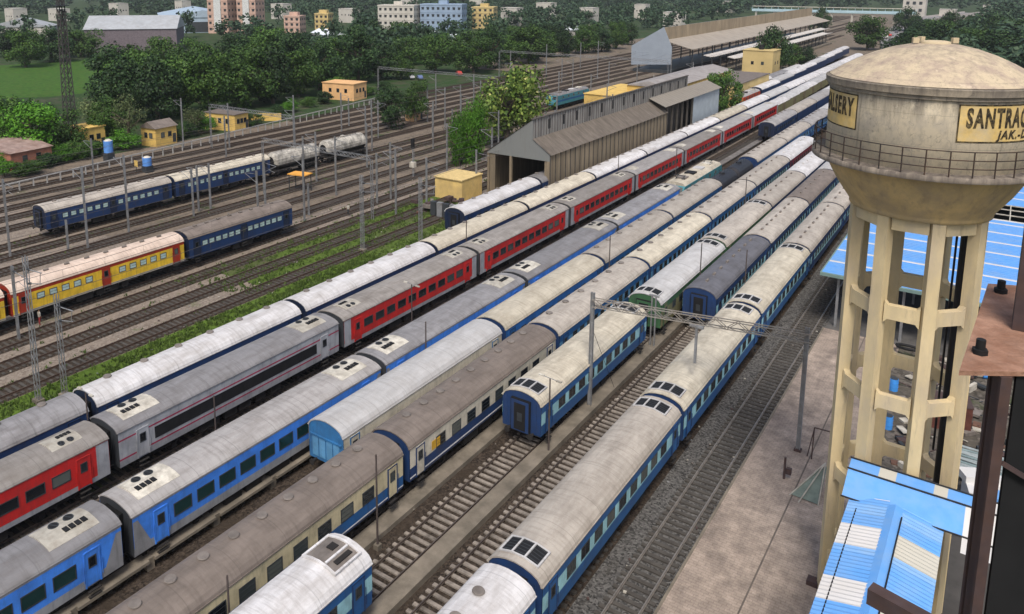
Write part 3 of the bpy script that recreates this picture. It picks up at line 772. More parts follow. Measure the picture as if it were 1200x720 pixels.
# ------------------------------------------------------------------ water tower
TX, TY = -3.6, 48.0
m_tow = M('tower_concrete', (.56, .46, .30), .85, .16, .7, dirt=(.34, .28, .20), dirt_amt=.65, dirt_scale=.5, bump=.15, bscale=6)
m_towleg = M('tower_leg_paint', (.62, .50, .29), .85, .16, .8, dirt=(.40, .34, .27), dirt_amt=.6, dirt_scale=.6, stretch=(1, 1, .4), bump=.2, streak=(.24, .20, .16), streak_amt=.5, streak_st=(3, 3, .35), streak_lo=.56, streak_hi=.72)
def tankmat(name, base, stain, z_hi, z_lo, grime, s_lo=.62, dripv=.75):
    """rendered concrete with streaks of black algae running down from the eave"""
    m = bpy.data.materials.new(name); m.use_nodes = True
    n = m.node_tree.nodes; l = m.node_tree.links; p = n['Principled BSDF']; p.inputs['Roughness'].default_value = .9
    p.inputs['Specular IOR Level'].default_value = .2
    geo = n.new('ShaderNodeNewGeometry')
    def nz(sc, st, det=6):
        mp = n.new('ShaderNodeMapping'); mp.inputs['Scale'].default_value = st; l.new(geo.outputs['Position'], mp.inputs[0])
        t = n.new('ShaderNodeTexNoise'); t.inputs['Scale'].default_value = sc; t.inputs['Detail'].default_value = det; t.inputs['Roughness'].default_value = .65
        l.new(mp.outputs[0], t.inputs['Vector']); return t.outputs[0]
    def mr(s, a, b, c=0, d=1):
        r = n.new('ShaderNodeMapRange'); r.inputs[1].default_value = a; r.inputs[2].default_value = b; r.inputs[3].default_value = c; r.inputs[4].default_value = d
        l.new(s, r.inputs[0]); return r.outputs[0]
    def mt(op, a, b):
        x = n.new('ShaderNodeMath'); x.operation = op
        for i, v in ((0, a), (1, b)):
            if hasattr(v, 'links'): l.new(v, x.inputs[i])
            else: x.inputs[i].default_value = v
        return x.outputs[0]
    def mix(f, a, b):
        x = n.new('ShaderNodeMix'); x.data_type = 'RGBA'
        for i, v in ((0, f), (6, a), (7, b)):
            if hasattr(v, 'links'): l.new(v, x.inputs[i])
            else: x.inputs[i].default_value = (*v, 1)
        return x.outputs[2]
    sx = n.new('ShaderNodeSeparateXYZ'); l.new(geo.outputs['Position'], sx.inputs[0])
    streak = nz(2.6, (1, 1, .10)); blot = nz(.9, (1, 1, 1), 9); fine = nz(6, (1, 1, .5), 8)
    h = mr(sx.outputs[2], z_lo, z_hi)
    f = mr(mt('ADD', mt('MULTIPLY', h, .50), mt('MULTIPLY', streak, .75)), s_lo, s_lo+.32, 0, .85)
    c = mix(mr(blot, .46, .64, 0, .8), base, grime)
    c = mix(mr(fine, .5, .75, 0, .35), c, stain)
    c = mix(f, c, stain)
    pg = n.new('ShaderNodeMath'); pg.operation = 'PINGPONG'; pg.inputs[1].default_value = .78; l.new(sx.outputs[2], pg.inputs[0])
    c = mix(mr(pg.outputs[0], 0, .022, .35, 0), c, stain)
    crk = nz(1.3, (1, 1, 1), 2); vs_ = mr(mt('ABSOLUTE', mt('SUBTRACT', crk, .5), 0), 0, .006, .5, 0); c = mix(vs_, c, stain)
    drip = nz(4.5, (1, 1, .05), 5); c = mix(mr(drip, .60, .74, 0, dripv), c, stain)
    wht = nz(1.7, (1, 1, .5), 8); c = mix(mr(wht, .60, .72, 0, .5), c, tuple(min(1, v*1.35+.06) for v in base))
    l.new(c, p.inputs['Base Color'])
    bp = n.new('ShaderNodeBump'); bp.inputs['Strength'].default_value = .25; bp.inputs['Distance'].default_value = .05
    l.new(fine, bp.inputs['Height']); l.new(bp.outputs[0], p.inputs['Normal'])
    return m
m_tank = tankmat('tank_wall', (.66, .57, .42), (.10, .09, .08), 30.7, 28.2, (.52, .46, .37), .60, .55)
m_dome = tankmat('tank_dome', (.52, .43, .30), (.17, .15, .13), 34.6, 29.4, (.34, .265, .22), .60)
m_eave = tankmat('eave_concrete', (.34, .29, .22), (.08, .07, .06), 31.2, 30.2, (.20, .175, .145), .55)
tw = thing('water_tower', 'tall cream concrete water tower with domed tank, railed balcony and painted name boards', 'water tower', (TX, TY, 0))
tw.scale = (1.145, 1.145, 1.27)
RT = 4.15
b = MB().lathe([(RT-.1, 21.1), (RT, 21.15), (RT, 24.12)], 96)
part('tank', b, m_tank, tw)
b = MB().lathe([(RT-.05, 23.88), (RT+.10, 23.93), (RT+.10, 24.06), (RT+.20, 24.09), (RT+.22, 24.34), (RT+.14, 24.38), (RT+.02, 24.38)], 96, smooth=False)
part('eave_ring', b, m_eave, tw)
b = MB().lathe([(RT+.06, 24.40), (3.7, 24.72), (3.1, 25.04), (2.4, 25.34), (1.7, 25.57), (1.0, 25.72), (.55, 25.77), (0.02, 25.79)], 96)
dm = part('dome', b, m_dome, tw)
b = MB().lathe([(.60, 25.70), (.60, 25.84), (.45, 25.87), (.02, 25.88)], 24)
part('hatch', b, m_tow, dm)
for a in (.6, 2.4, 3.6): part('lifting_block', MB().box(.85*cos(a), .85*sin(a), 25.88, .25, .2, .22, a), m_tow, dm)
b = MB().lathe([(4.72, 20.93), (4.74, 20.95), (4.74, 21.13), (4.70, 21.15), (4.1, 21.17)], 96).lathe([(4.72, 20.93), (4.3, 20.9), (4.05, 20.84)], 96)
part('balcony', b, tankmat('balcony_concrete', (.40, .34, .27), (.07, .06, .055), 26.9, 25.6, (.25, .21, .17)), tw)
b = MB().lathe([(4.12, 20.86), (3.86, 20.35), (3.55, 19.85), (3.25, 19.45), (3.02, 19.15), (2.93, 19.0), (2.93, 18.9), (2.2, 18.9)], 96)
part('funnel', b, M('funnel_ochre', (.56, .40, .18), .85, .2, .8, dirt=(.33, .26, .17), dirt_amt=.7, dirt_scale=.7, streak=(.22, .17, .11), streak_amt=.55, streak_st=(2, 2, .3)), tw)
NL = 8
ang0 = math.atan2(-TY, -TX)+radians(17.5)
def colbox(mbx, th, r, z0, z1, wt, wr):
    mbx.box(r*cos(th), r*sin(th), (z0+z1)/2, wr, wt, z1-z0, th)
for k in range(NL):
    b = MB(); colbox(b, ang0+k*pi/4, 2.62, -.3, 18.9, .52, .50)
    # haunches under each ring beam
    part('leg', b, m_towleg, tw)
for zc in (14.85, 10.9, 6.4, 2.0):
    b = MB()
    for k in range(NL):
        a0, a1 = ang0+k*pi/4, ang0+(k+1)*pi/4
        p0 = Vector((2.62*cos(a0), 2.62*sin(a0), zc)); p1 = Vector((2.62*cos(a1), 2.62*sin(a1), zc))
        d = (p1-p0).normalized(); q0, q1 = p0+d*.285, p1-d*.285
        b.bar(q0, q1, .34, .60)
        # haunched corners
        nrm = Vector((d.y, -d.x, 0))*.165
        for q, s in ((q0, 1), (q1, -1)):
            for sz in (-1, 1):
                A = [q+Vector((0, 0, sz*.30)), q+d*(s*.16)+Vector((0, 0, sz*.30)), q+Vector((0, 0, sz*.47))]
                v = [p+nrm for p in A]+[p-nrm for p in A]
                b.add(v, [(0, 1, 2), (5, 4, 3), (0, 3, 4, 1), (1, 4, 5, 2), (2, 5, 3, 0)])
    part('ring_beam', b, m_towleg, tw)
# arched head of the staging under the funnel
b = MB()
for k in range(NL):
    a0, a1 = ang0+k*pi/4, ang0+(k+1)*pi/4
    p0 = Vector((2.62*cos(a0), 2.62*sin(a0), 18.62)); p1 = Vector((2.62*cos(a1), 2.62*sin(a1), 18.62))
    d = (p1-p0).normalized(); b.bar(p0+d*.27, p1-d*.27, .44, .52)
part('ring_beam', b, m_towleg, tw)
m_bk = M('black_pipe', (.012, .012, .014), .45, .2, 2)
part('riser_pipe', MB().tube((1.98, .1, -.2), (1.98, .1, 18.88), .21, n=14), m_bk, tw)
part('overflow_pipe', MB().tube((1.62, .42, 8), (1.62, .42, 18.88), .05, n=8), m_bk, tw)
rl = MB()
m_ironr = M('railing_iron', (.035, .03, .028), .6, .3, 3, dirt=(.12, .06, .03), dirt_amt=.5)
NP = 34
for k in range(NP):
    a = 2*pi*k/NP; c = Vector((4.66*cos(a), 4.66*sin(a), 0)); rl.tube(c+Vector((0, 0, 21.1)), c+Vector((0, 0, 22.12)), .03, n=5)
    for z in (21.48, 21.8, 22.12):
        c2 = Vector((4.66*cos(a+2*pi/NP), 4.66*sin(a+2*pi/NP), 0)); rl.tube(c+Vector((0, 0, z)), c2+Vector((0, 0, z)), .022, n=5)
part('railing', rl, m_ironr, tw)
def arcpanel(mbx, a0, a1, z0, z1, r, mi=0, n=20):
    vv = []
    for i in range(n+1):
        a = a0+(a1-a0)*i/n; vv += [(r*cos(a), r*sin(a), z0), (r*cos(a), r*sin(a), z1)]
    mbx.add(vv, [(2*i, 2*i+2, 2*i+3, 2*i+1) for i in range(n)], mi)
m_sign = M('sign_ochre', (.62, .44, .16), .8, .3, 1.6, dirt=(.50, .42, .28), dirt_amt=.7, dirt_scale=1.4)
m_letter = M('sign_black', (.012, .010, .009), .8, .6, 2, dirt=(.30, .22, .09), dirt_amt=.6, dirt_scale=5)
def bent_text(txt, a0, a1, z, size, r, parent, name, shear=0):
    """hand-painted letters wrapped on the tank between two angles"""
    cu = bpy.data.curves.new('lettering', 'FONT'); cu.body = txt; cu.size = size; cu.offset = .02*size/.5; cu.extrude = .006; cu.space_character = 1.22; cu.shear = shear
    cu.resolution_u = 3
    tmp = bpy.data.objects.new('lettering', cu); COL.objects.link(tmp)
    bpy.context.view_layer.update()
    me = bpy.data.meshes.new_from_object(tmp.evaluated_get(bpy.context.evaluated_depsgraph_get()))
    x0 = min(v.co.x for v in me.vertices); x1 = max(v.co.x for v in me.vertices)
    bpy.data.objects.remove(tmp)
    for v in me.vertices:
        a = a0+(a1-a0)*(v.co.x-x0)/(x1-x0); rr = r+.012+v.co.z
        v.co = (rr*cos(a), rr*sin(a), z+v.co.y)
    me.materials.clear(); me.materials.append(m_letter)
    return link(name, me, parent)
front = math.atan2(-TY, -TX)
def sign(a0, a1, z0, z1):
    b = MB(); arcpanel(b, a0, a1, z0, z1, RT+.012, 0, 30)
    o = part('name_board', b, m_sign, tw)
    fb = MB(); e = .06/RT
    arcpanel(fb, a0, a1, z0-.055, z0, RT+.018, 0, 30); arcpanel(fb, a0, a1, z1, z1+.055, RT+.018, 0, 30)
    arcpanel(fb, a0-e, a0, z0-.055, z1+.055, RT+.018, 0, 2); arcpanel(fb, a1, a1+e, z0-.055, z1+.055, RT+.018, 0, 2)
    part('border', fb, m_letter, o)
    return o
s1 = sign(front+radians(15.5), front+radians(80), 22.44, 23.76)
bent_text('SANTRAGACHI', front+radians(19), front+radians(76.5), 22.98, .98, RT+.01, s1, 'lettering')
bent_text('JAK.-DC', front+radians(36), front+radians(63), 22.54, .44, RT+.01, s1, 'lettering', .2)
s2 = sign(front+radians(-92), front+radians(-41), 22.44, 23.76)
bent_text('GALSERY', front+radians(-80), front+radians(-43), 22.94, .98, RT+.01, s2, 'lettering')

# ------------------------------------------------------------------ blue roofs on the right
def corr(name, c, **k): return M(name, c, .5, .10, 1.2, spec=.4, **k)
m_bl = corr('sheet_blue', (.12, .34, .74), dirt=(.20, .33, .52), dirt_amt=.6)
m_bl2 = corr('sheet_blue_faded', (.19, .40, .74), dirt=(.26, .38, .52), dirt_amt=.7)
m_blw = corr('sheet_white', (.62, .61, .60), dirt=(.5, .47, .42), dirt_amt=.5)
m_blc = corr('sheet_grey', (.52, .50, .43), dirt=(.38, .36, .3), dirt_amt=.5)
def slope(mbx, x0, z0, x1, z1, y0, y1, pitch=.28, amp=.03, mis=None, along='y'):
    """corrugated sheet falling from (x0,z0) to (x1,z1); ribs run down the slope"""
    y = y0; prev = None; i = 0
    while y < y1-1e-6:
        yn = min(y+pitch/2, y1); h0 = amp if i % 2 else 0; h1 = 0 if i % 2 else amp
        mi = mis(y) if mis else 0
        mbx.add([(x0, y, z0+h0), (x1, y, z1+h0), (x1, yn, z1+h1), (x0, yn, z0+h1)], [(0, 1, 2, 3)] if x1 > x0 else [(3, 2, 1, 0)], mi)
        y = yn; i += 1
ph = thing('pump_house', 'blue roofed shed with white and grey translucent sheets at the foot of the water tower', 'shed', (-.15, -3.2, 2.5))
def st(y):
    k = (y-30.2) % 4.3
    return 1 if k > 2.6 else (2 if int(y/1.05) % 3 == 0 else 0)
b = MB(); slope(b, -2.95, 7.35, -4.75, 6.95, 29.5, 45.75, mis=st)
part('roof', b, [m_bl, m_blw, m_bl2], ph)
b = MB(); slope(b, -2.35, 7.35, -.55, 6.95, 29.5, 45.5, mis=st)
part('roof', b, [m_bl, m_blc, m_bl2], ph)
part('ridge_cap', MB().prism([(-3.0, 7.36), (-2.65, 7.50), (-2.3, 7.36)], 29.4, 45.4, close=False), m_bl, ph)
b = MB()
xs = [-5.1, -4.3, -3.7, -2.9, -2.1, -1.2, -.6, .2, 1.0, 2.2]
for i in range(9):
    mi = [0, 0, 2, 0, 0, 2, 0, 0, 1][i]; mi2 = [0, 2, 2, 0, 0, 2, 0, 0, 1][i]
    b.add([(xs[i], 45.3, 7.02), (xs[i+1], 45.3, 7.02), (xs[i+1], 46.9, 7.72), (xs[i], 46.9, 7.72)], [(0, 1, 2, 3)], 0 if i < 7 else 1)
    b.add([(xs[i], 46.9, 7.725), (xs[i+1], 46.9, 7.725), (xs[i+1], 47.9, 7.84), (xs[i], 47.9, 7.84)], [(0, 1, 2, 3)], mi)
b.add([(.2, 44.1, 6.95), (2.2, 44.1, 6.95), (2.2, 45.28, 7.02), (.2, 45.28, 7.02)], [(0, 1, 2, 3)], 1)
part('cross_roof', b, [m_bl, m_blw, m_blc], ph)
tr = MB()
for yy, z in ((45.3, 7.05), (46.9, 7.78), (47.85, 7.88)): tr.tube((-5.15, yy, z), (2.3, yy, z), .045, n=6)
for x_, z in ((-2.3, 7.42), (-4.3, 7.05), (-.95, 7.0)): tr.tube((x_, 29.5, z), (x_, 44.6, z), .035, n=6)
part('fixing_bar', tr, m_bk, ph)
b = MB(); b.bb(-4.4, -.9, 30, 44.6, -2.8, 6.7); b.bb(-4.6, -1, 44.6, 47.2, -2.8, 6.8)
part('wall', b, M('pump_house_wall', (.45, .40, .30), .9, .25, 1, dirt=(.2, .17, .13)), ph)
pp = MB()
for x_ in (.9, 2.1):
    pp.tube((x_, 46.9, -2.8), (x_, 46.9, 7.6), .06, n=8)
part('post', pp, m_steel, ph)

cs = thing('platform_canopy', 'wide bright blue corrugated platform canopy with white translucent strips behind the water tower', 'canopy')
b = MB()
def canopy(y0, y1, x0=-14.5, x1=44, z0=6.0):
    y = y0; i = 0
    while y < y1:
        w = 4.4
        yn = min(y+w, y1); e = min(.5, yn-y)
        b.bb(x0, x1, y, yn-e, z0-.04, z0, 0); b.bb(x0, x1, yn-e, yn, z0-.045, z0+.004, 1)
        k = y
        while k < yn-e-.3: b.bb(x0, x1, k+.02, k+.06, z0, z0+.03, 0); k += .6
        y = yn
canopy(86.3, 119.0); canopy(127.7, 200)
part('roof', b, [m_bl, m_blw], cs)
b = MB().bb(-14.6, 44, 86.0, 86.3, 5.7, 6.02).bb(-14.65, -14.5, 86.3, 200, 5.75, 5.98)
part('gutter', b, M('gutter_green', (.16, .24, .22), .6, .2), cs)
b = MB()
for x_ in range(-13, 44, 6):
    for y_ in (87.5, 99, 111, 130, 145, 160): b.bb(x_-.12, x_+.12, y_-.12, y_+.12, -.3, 5.9)
part('column', b, m_steel, cs)
b = MB()
for x_ in range(-13, 44, 2): b.bb(x_, x_+.12, 119.0, 127.7, 5.9, 6.0)
for y_ in (119.1, 122, 125, 127.5): b.bb(-14, 44, y_, y_+.15, 5.88, 5.99)
part('open_framing', b, m_acw, cs)
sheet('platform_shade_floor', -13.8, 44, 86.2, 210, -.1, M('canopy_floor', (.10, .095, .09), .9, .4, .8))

# rusty girder close to the camera
m_rust = M('rust_plate', (.33, .19, .13), .8, .35, 5, dirt=(.20, .09, .05), dirt_amt=.7, dirt_scale=3.5, bump=.4, bscale=25)
m_rustd = M('rust_dark', (.065, .045, .045), .7, .3, 4, dirt=(.10, .05, .03), dirt_amt=.5, dirt_scale=3)
gd = thing('steel_column', 'rusty brown steel column with bolted flange plate close to the camera', 'column', (0, 0, 0))
zp = 32.1
b = MB(); pl = [(-.18, 9.05), (1.0, 9.85), (1.4, 12.7), (.24, 12.15), (-.04, 12.02), (-.12, 10.3)]
vv = [(x_, y_, zp) for x_, y_ in pl]+[(x_, y_, zp-.05) for x_, y_ in pl]; n = len(pl)
b.add(vv, [tuple(range(n)), tuple(range(2*n-1, n-1, -1))]+[((i+1) % n, i, n+i, n+(i+1) % n) for i in range(n)])
part('flange_plate', b, m_rust, gd)
ga = radians(34)
b = MB(); b.box(.21, 9.305, 26, .11, .035, 12.09, ga)
b.box(.165, 9.41, 26, .03, .18, 12.09, ga); b.box(.13, 9.56, 26, .14, .035, 12.09, ga)
part('lower_column', b, m_rustd, gd)
part('lower_web_shade', MB().box(.83, 9.80, 26, 1.3, .03, 12.09, ga), m_blk, gd)  # web plate coloured near-black to paint in the shade inside the column
part('brace', MB().bar((.27, 9.33, 31.1), (.8, 9.70, 30.7), .03, .05), m_rustd, gd)
part('upper_column', MB().bb(.236, .28, 10.57, 11.0, zp+.003, 37).bb(.28, .8, 10.72, 10.76, zp+.003, 37).bb(.236, .8, 10.52, 10.56, zp+.003, 37), m_rustd, gd)
for x_, y_ in ((-.03, 9.62), (.10, 11.75)):
    part('bolt', MB().tube((x_, y_, zp), (x_, y_, zp+.055), .075, n=6).tube((x_, y_, zp+.055), (x_, y_, zp+.16), .045, n=8), m_blk, gd)
part('stub_beam', MB().bar((-.69, 8.20, 29.90), (.7, 7.86, 29.90), .14, .17), m_rustd, gd)

# ------------------------------------------------------------------ maintenance shed
m_shw = M('shed_sheet_brown', (.25, .20, .135), .85, .35, .5, dirt=(.12, .10, .07), dirt_amt=.7, dirt_scale=.35, stretch=(1, 3, .25))
m_shr = M('shed_roof_old', (.17, .145, .12), .85, .3, .5, dirt=(.09, .075, .06), dirt_amt=.7, dirt_scale=.3, stretch=(1, 2.5, 1))
m_shc = M('shed_sheet_grey', (.26, .25, .23), .85, .35, .6, dirt=(.11, .10, .095), dirt_amt=.8, dirt_scale=.45, stretch=(1, 3, .3))
m_shg = M('shed_gable_grey', (.19, .20, .195), .8, .3, .6, dirt=(.11, .11, .10), dirt_amt=.6, stretch=(2.5, 1, .3))
m_rib = M('shed_rib', (.08, .07, .06), .8)
sh = thing('maintenance_shed', 'long old grey and brown railway maintenance shed with stepped clerestory roof', 'shed')
X0, XM, X1 = -72.0, -63.2, -60.0
Y0, YS, Y1, YE = 111, 162.5, 184, 198.3
b = MB(); b.bb(X1-.1, X1, Y0, YS, -.3, 7.95)
part('wall', b, m_shw, sh)
b = MB()
for k in range(30): yy = Y0+k*(YS-Y0)/29; b.bb(X1, X1+.12, yy-.07, yy+.07, -.3, 7.95)
part('wall_rib', b, m_rib, sh)
part('wall', MB().bb(X0, X0+.12, Y0, Y1, -.3, 7.1), m_shw, sh)
b = MB()
def ribbed(mbx, A, B, y0, y1, step, mi=0, rib=.06, rmi=1):
    mbx.add([(A[0], y0, A[1]), (B[0], y0, B[1]), (B[0], y1, B[1]), (A[0], y1, A[1])], [(0, 1, 2, 3)], mi)
    y = y0+.1
    while y < y1:
        mbx.add([(A[0], y, A[1]+.03), (B[0], y, B[1]+.03), (B[0], y+rib, B[1]+.03), (A[0], y+rib, A[1]+.03)], [(0, 1, 2, 3)], rmi); y += step
ribbed(b, (XM+.02, 10.3), (X1+.35, 7.95), Y0-.3, YS, 1.0)
part('lean_to_roof', b, [m_shr, M('roof_lap', (.11, .095, .08), .9)], sh)
b = MB(); ribbed(b, (X0-.3, 7.0), (XM, 13.55), Y0-.3, Y1, 1.1)
part('main_roof', b, [m_shr, M('roof_lap', (.11, .095, .08), .9)], sh)
b = MB(); b.bb(XM-.05, XM, Y0, Y1, 10.1, 13.5, 0)
rr = random.Random(3)
y = Y0+.6
while y < Y1-1:
    b.bb(XM, XM+.05, y, y+.09, 10.32, 13.48, 1); y += .95
for k in range(14):
    yy = Y0+5+k*5.1; b.bb(XM, XM+.03, yy, yy+.75, 11.2, 12.9, 2)
b.bb(XM-.3, XM+.2, Y0-.3, Y1, 13.48, 13.62, 1)
part('clerestory_wall', b, [m_shc, m_rib, m_blk], sh)
b = MB()
v = [(X0, 7.15), (XM, 13.5), (XM, 10.3), (X1, 8.0), (X1, 6.9), (X0, 6.9)]
vv = [(x_, Y0-.15, z_) for x_, z_ in v]+[(x_, Y0-.05, z_) for x_, z_ in v]
b.add(vv, [tuple(range(5, -1, -1)), tuple(range(6, 12))]+[((i+1) % 6, i, 6+i, 6+(i+1) % 6) for i in range(6)])
part('gable', b, m_shg, sh)
b = MB()
for x_ in (X0+.2, -67.4, X1-.25): part('door_post', MB().bb(x_-.2, x_+.2, Y0-.15, Y0+.25, -.3, 6.9), m_shw, sh)
part('wall', MB().bb(X0+.45, X0+1.5, Y0, Y0+.1, -.3, 6.9), m_shw, sh); part('wall', MB().bb(X1-1.0, X1-.5, Y0, Y0+.1, -.3, 6.9), m_shw, sh)
# open bay and end block
b = MB()
for k in range(6): yy = YS+.3+k*3.2; b.bb(X1-.35, X1, yy, yy+.35, -.3, 9.3)
part('column', b, m_rib, sh)
b = MB(); ribbed(b, (XM+.02, 11.0), (X1+.6, 9.4), YS-2.5, YE, 1.6)
part('bay_roof', b, [M('bay_roof_sheet', (.26, .235, .20), .8, .2, .6, dirt=(.2, .18, .15)), m_rib], sh)
part('end_wall', MB().bb(X1-.1, X1, YS+17, YE, -.3, 9.35).bb(XM, X1, YE-.1, YE, -.3, 9.4), M('end_wall_blue', (.36, .41, .45), .8, .15, .6), sh)
part('bay_end', MB().bb(XM, XM+.1, YS, YE, -.3, 10.9), m_rib, sh)

# low yellow wall and store by the shed mouth
yb = thing('yellow_store', 'low yellow walled store at the mouth of the maintenance shed', 'building', (-76.8, 104.5, 0))
part('wall', MB().bb(-1.2, 4.3, -.5, 5.5, -.3, 3.2), M('wall_yellow', (.66, .47, .17), .85, .2, .7, dirt=(.42, .30, .15), dirt_amt=.5), yb)
part('roof', MB().bb(-1.4, 4.4, -.7, 5.7, 3.2, 3.35), M('roof_yellow_slab', (.60, .45, .20), .85, .2), yb)
jp = thing('scrap_heap', 'rusty scrap heap in front of the low yellow store', 'scrap', (-70.5, 98.5, 0))
b = MB(); rr = random.Random(5)
for k in range(70):
    b.box(rr.gauss(0, 2.6), rr.gauss(0, 2.0), rr.uniform(-.2, .9), rr.uniform(.3, 1.8), rr.uniform(.2, 1.0), rr.uniform(.1, .6), rr.uniform(0, 3), rr.choice([0, 0, 1, 2]))
part('scrap', b, [m_rustd, M('scrap_brown', (.13, .07, .05), .9), m_vent], jp)
for k in range(5): part('cabinet', MB().box(0, 0, 1.0, .9, .7, 2.2), m_steel if k % 2 else m_frame, jp, (-1+k*1.2, -3.5, 0), .2)

# ------------------------------------------------------------------ other buildings
def house(label, cx, cy, w, d, h, wallc, roofc, rz=0, kind='gable', wins=2, name='railway_hut', cat='hut', group=None, rh=1.1, doors=True):
    """hut with its windows as parts; front wall looks along -Y and the right wall along +X before turning"""
    w, d, h, rh = w*1.2, d*1.2, h*1.25, rh*1.25
    t = thing(name, label, cat, (cx, cy, 0), rz*.3, group)
    part('wall', MB().bb(-w/2, w/2, -d/2, d/2, -.4, h), wallc, t)
    if kind == 'gable':
        b = MB().prism([(-w/2-.3, h-.05), (0, h+rh), (w/2+.3, h-.05)], -d/2-.3, d/2+.3)
    else:
        b = MB().bb(-w/2-.2, w/2+.2, -d/2-.2, d/2+.2, h, h+.2)
    part('roof', b, roofc, t)
    for k in range(wins):
        x_ = -w/2+(k+1)*w/(wins+1)
        f = part('window', MB().bb(-.5, .5, -.05, .0, -.6, .6), m_frame, t, (x_, -d/2, h*.55)); part('pane', MB().bb(-.42, .42, -.06, -.04, -.5, .5), m_glass, f)
        f = part('window', MB().bb(0, .05, -.5, .5, -.6, .6), m_frame, t, (w/2, -d/2+(k+1)*d/(wins+1), h*.55)); part('pane', MB().bb(.04, .06, -.42, .42, -.5, .5), m_glass, f)
    if doors: part('door', MB().bb(0, .05, -.45, .45, 0, 2.0), m_frame, t, (w/2, d*.38, 0))
    return t
m_wy = M('hut_yellow', (.66, .45, .13), .85, .15, .7, dirt=(.40, .27, .10), dirt_amt=.5)
m_wo = M('hut_orange', (.72, .43, .20), .85, .15, .5, dirt=(.5, .3, .15), dirt_amt=.4)
m_tile = M('roof_brown', (.15, .10, .075), .85, .3, 1, dirt=(.08, .06, .05))
m_wpink = M('hut_brick', (.34, .14, .09), .9, .3, 1)
p = at(103, 172); house('small yellow two part hut beside the tall lattice pylon', p.x, p.y, 4.6, 4.2, 3.6, m_wy, m_wy, .3, 'flat', 2)
p = at(187, 167); house('yellow hut with brown pitched roof under dark trees', p.x, p.y, 3.9, 4.8, 3.0, m_wy, m_tile, .35, 'gable', 2)
p = at(266, 149); house('long low yellow hut beyond the tracks, right of the pitched one', p.x, p.y, 8, 4, 2.9, m_wy, m_tile, .5, 'flat', 3)
p = at(404, 114); house('orange flat roofed building standing between dark trees', p.x, p.y, 9.5, 6, 3.7, m_wo, m_wo, .55, 'flat', 3, 'railway_building', 'building')
p = at(20, 192); house('low brick shed with rusty sheet roof at the left edge', p.x-4, p.y, 14, 7, 2.6, m_wpink, M('rusty_sheet', (.30, .22, .19), .8, .4, .8, dirt=(.16, .08, .05)), .35, 'gable', 2, 'brick_shed', 'shed')
p = at(305, 140); solid('boundary_wall', MB().bb(-5.5, 5.5, -.15, .15, -.4, 1.6), m_wy, 'low yellow boundary wall right of the long yellow hut', 'wall', None, p, .62)
p = at(485, 140); house('small cream hut between two dark bushy trees', p.x, p.y, 2.6, 2.6, 3.4, m_wo, m_wo, .3, 'flat', 1)
def block(label, x, y, w, d, h, wallm, floors, cols, rz, name='apartment_block', group=None):
    w, d, h = w*1.15, d*1.15, h*1.25
    t = thing(name, label, 'building', (x, y, 0), rz, group)
    part('wall', MB().bb(-w/2, w/2, -d/2, d/2, -1, h), wallm, t)
    part('balcony_strip', MB().bb(-w*.17, w*.17, -d/2-.6, -d/2-.0, 2, h-.5), M('block_pale', (.55, .56, .55), .8), t) if floors > 5 else None
    part('parapet', MB().bb(-w/2-.2, w/2+.2, -d/2-.2, d/2+.2, h, h+.9), wallm, t)
    part('stair_head', MB().bb(-3, 3, -2, 2, h+.9, h+3.2), wallm, t)
    fh = h/floors
    me = MB().bb(-.8, .8, -.07, 0, -.75, .75).bb(-1.0, 1.0, -.5, 0, .85, .95).mesh('window', m_frame)
    me2 = MB().bb(0, .07, -.8, .8, -.75, .75).mesh('window', m_frame)
    for f in range(floors):
        for c in range(cols): link('window', me, t, (-w/2+(c+.5)*w/cols, -d/2, f*fh+fh*.55))
        for c in range(3): link('window', me2, t, (w/2, -d/2+(c+.5)*d/3, f*fh+fh*.55))
        if f: part('ledge', MB().bb(-w/2-.15, w/2+.15, -d/2-.15, d/2+.1, f*fh-.12, f*fh+.12), wallm, t)
    return t
m_pinkw = M('block_salmon', (.50, .34, .27), .85, .15, .2)
m_whw = M('block_white', (.50, .47, .42), .85, .15, .2)
m_blw2 = M('block_blue', (.26, .34, .45), .85, .15, .2)
m_ylw = M('block_yellow', (.52, .40, .18), .85, .15, .2)
p = at(262, 38); block('tall salmon and white apartment tower at the top, left one of a pair', p.x, p.y, 13, 12, 24, m_pinkw, 7, 4, .4)
p = at(295, 38); block('tall salmon and white apartment tower at the top, right one of a pair', p.x, p.y, 12, 12, 24, m_pinkw, 7, 4, .4)
p = at(468, 39); block('white apartment block left of the blue one', p.x, p.y, 22, 12, 14.5, m_whw, 4, 7, .35)
p = at(520, 39); block('blue apartment block between white and yellow ones', p.x, p.y, 25, 12, 15, m_blw2, 4, 8, .35)
p = at(568, 33); block('yellow end apartment block right of the blue one', p.x, p.y, 14, 12, 12, m_ylw, 4, 4, .35)
p = at(346, 38); block('small orange house block among trees right of the apartment towers', p.x, p.y, 10, 9, 8.5, m_pinkw, 3, 3, .4)
p = at(380, 34); block('small yellow house block among trees, left of the long white apartment block', p.x, p.y, 9, 9, 8.5, m_ylw, 3, 3, .4)
p = at(1193, 52); block('red and cream house partly hidden by trees at the right edge', p.x+3, p.y, 9, 9, 7, M('house_red', (.42, .09, .07), .8), 2, 3, -.1)
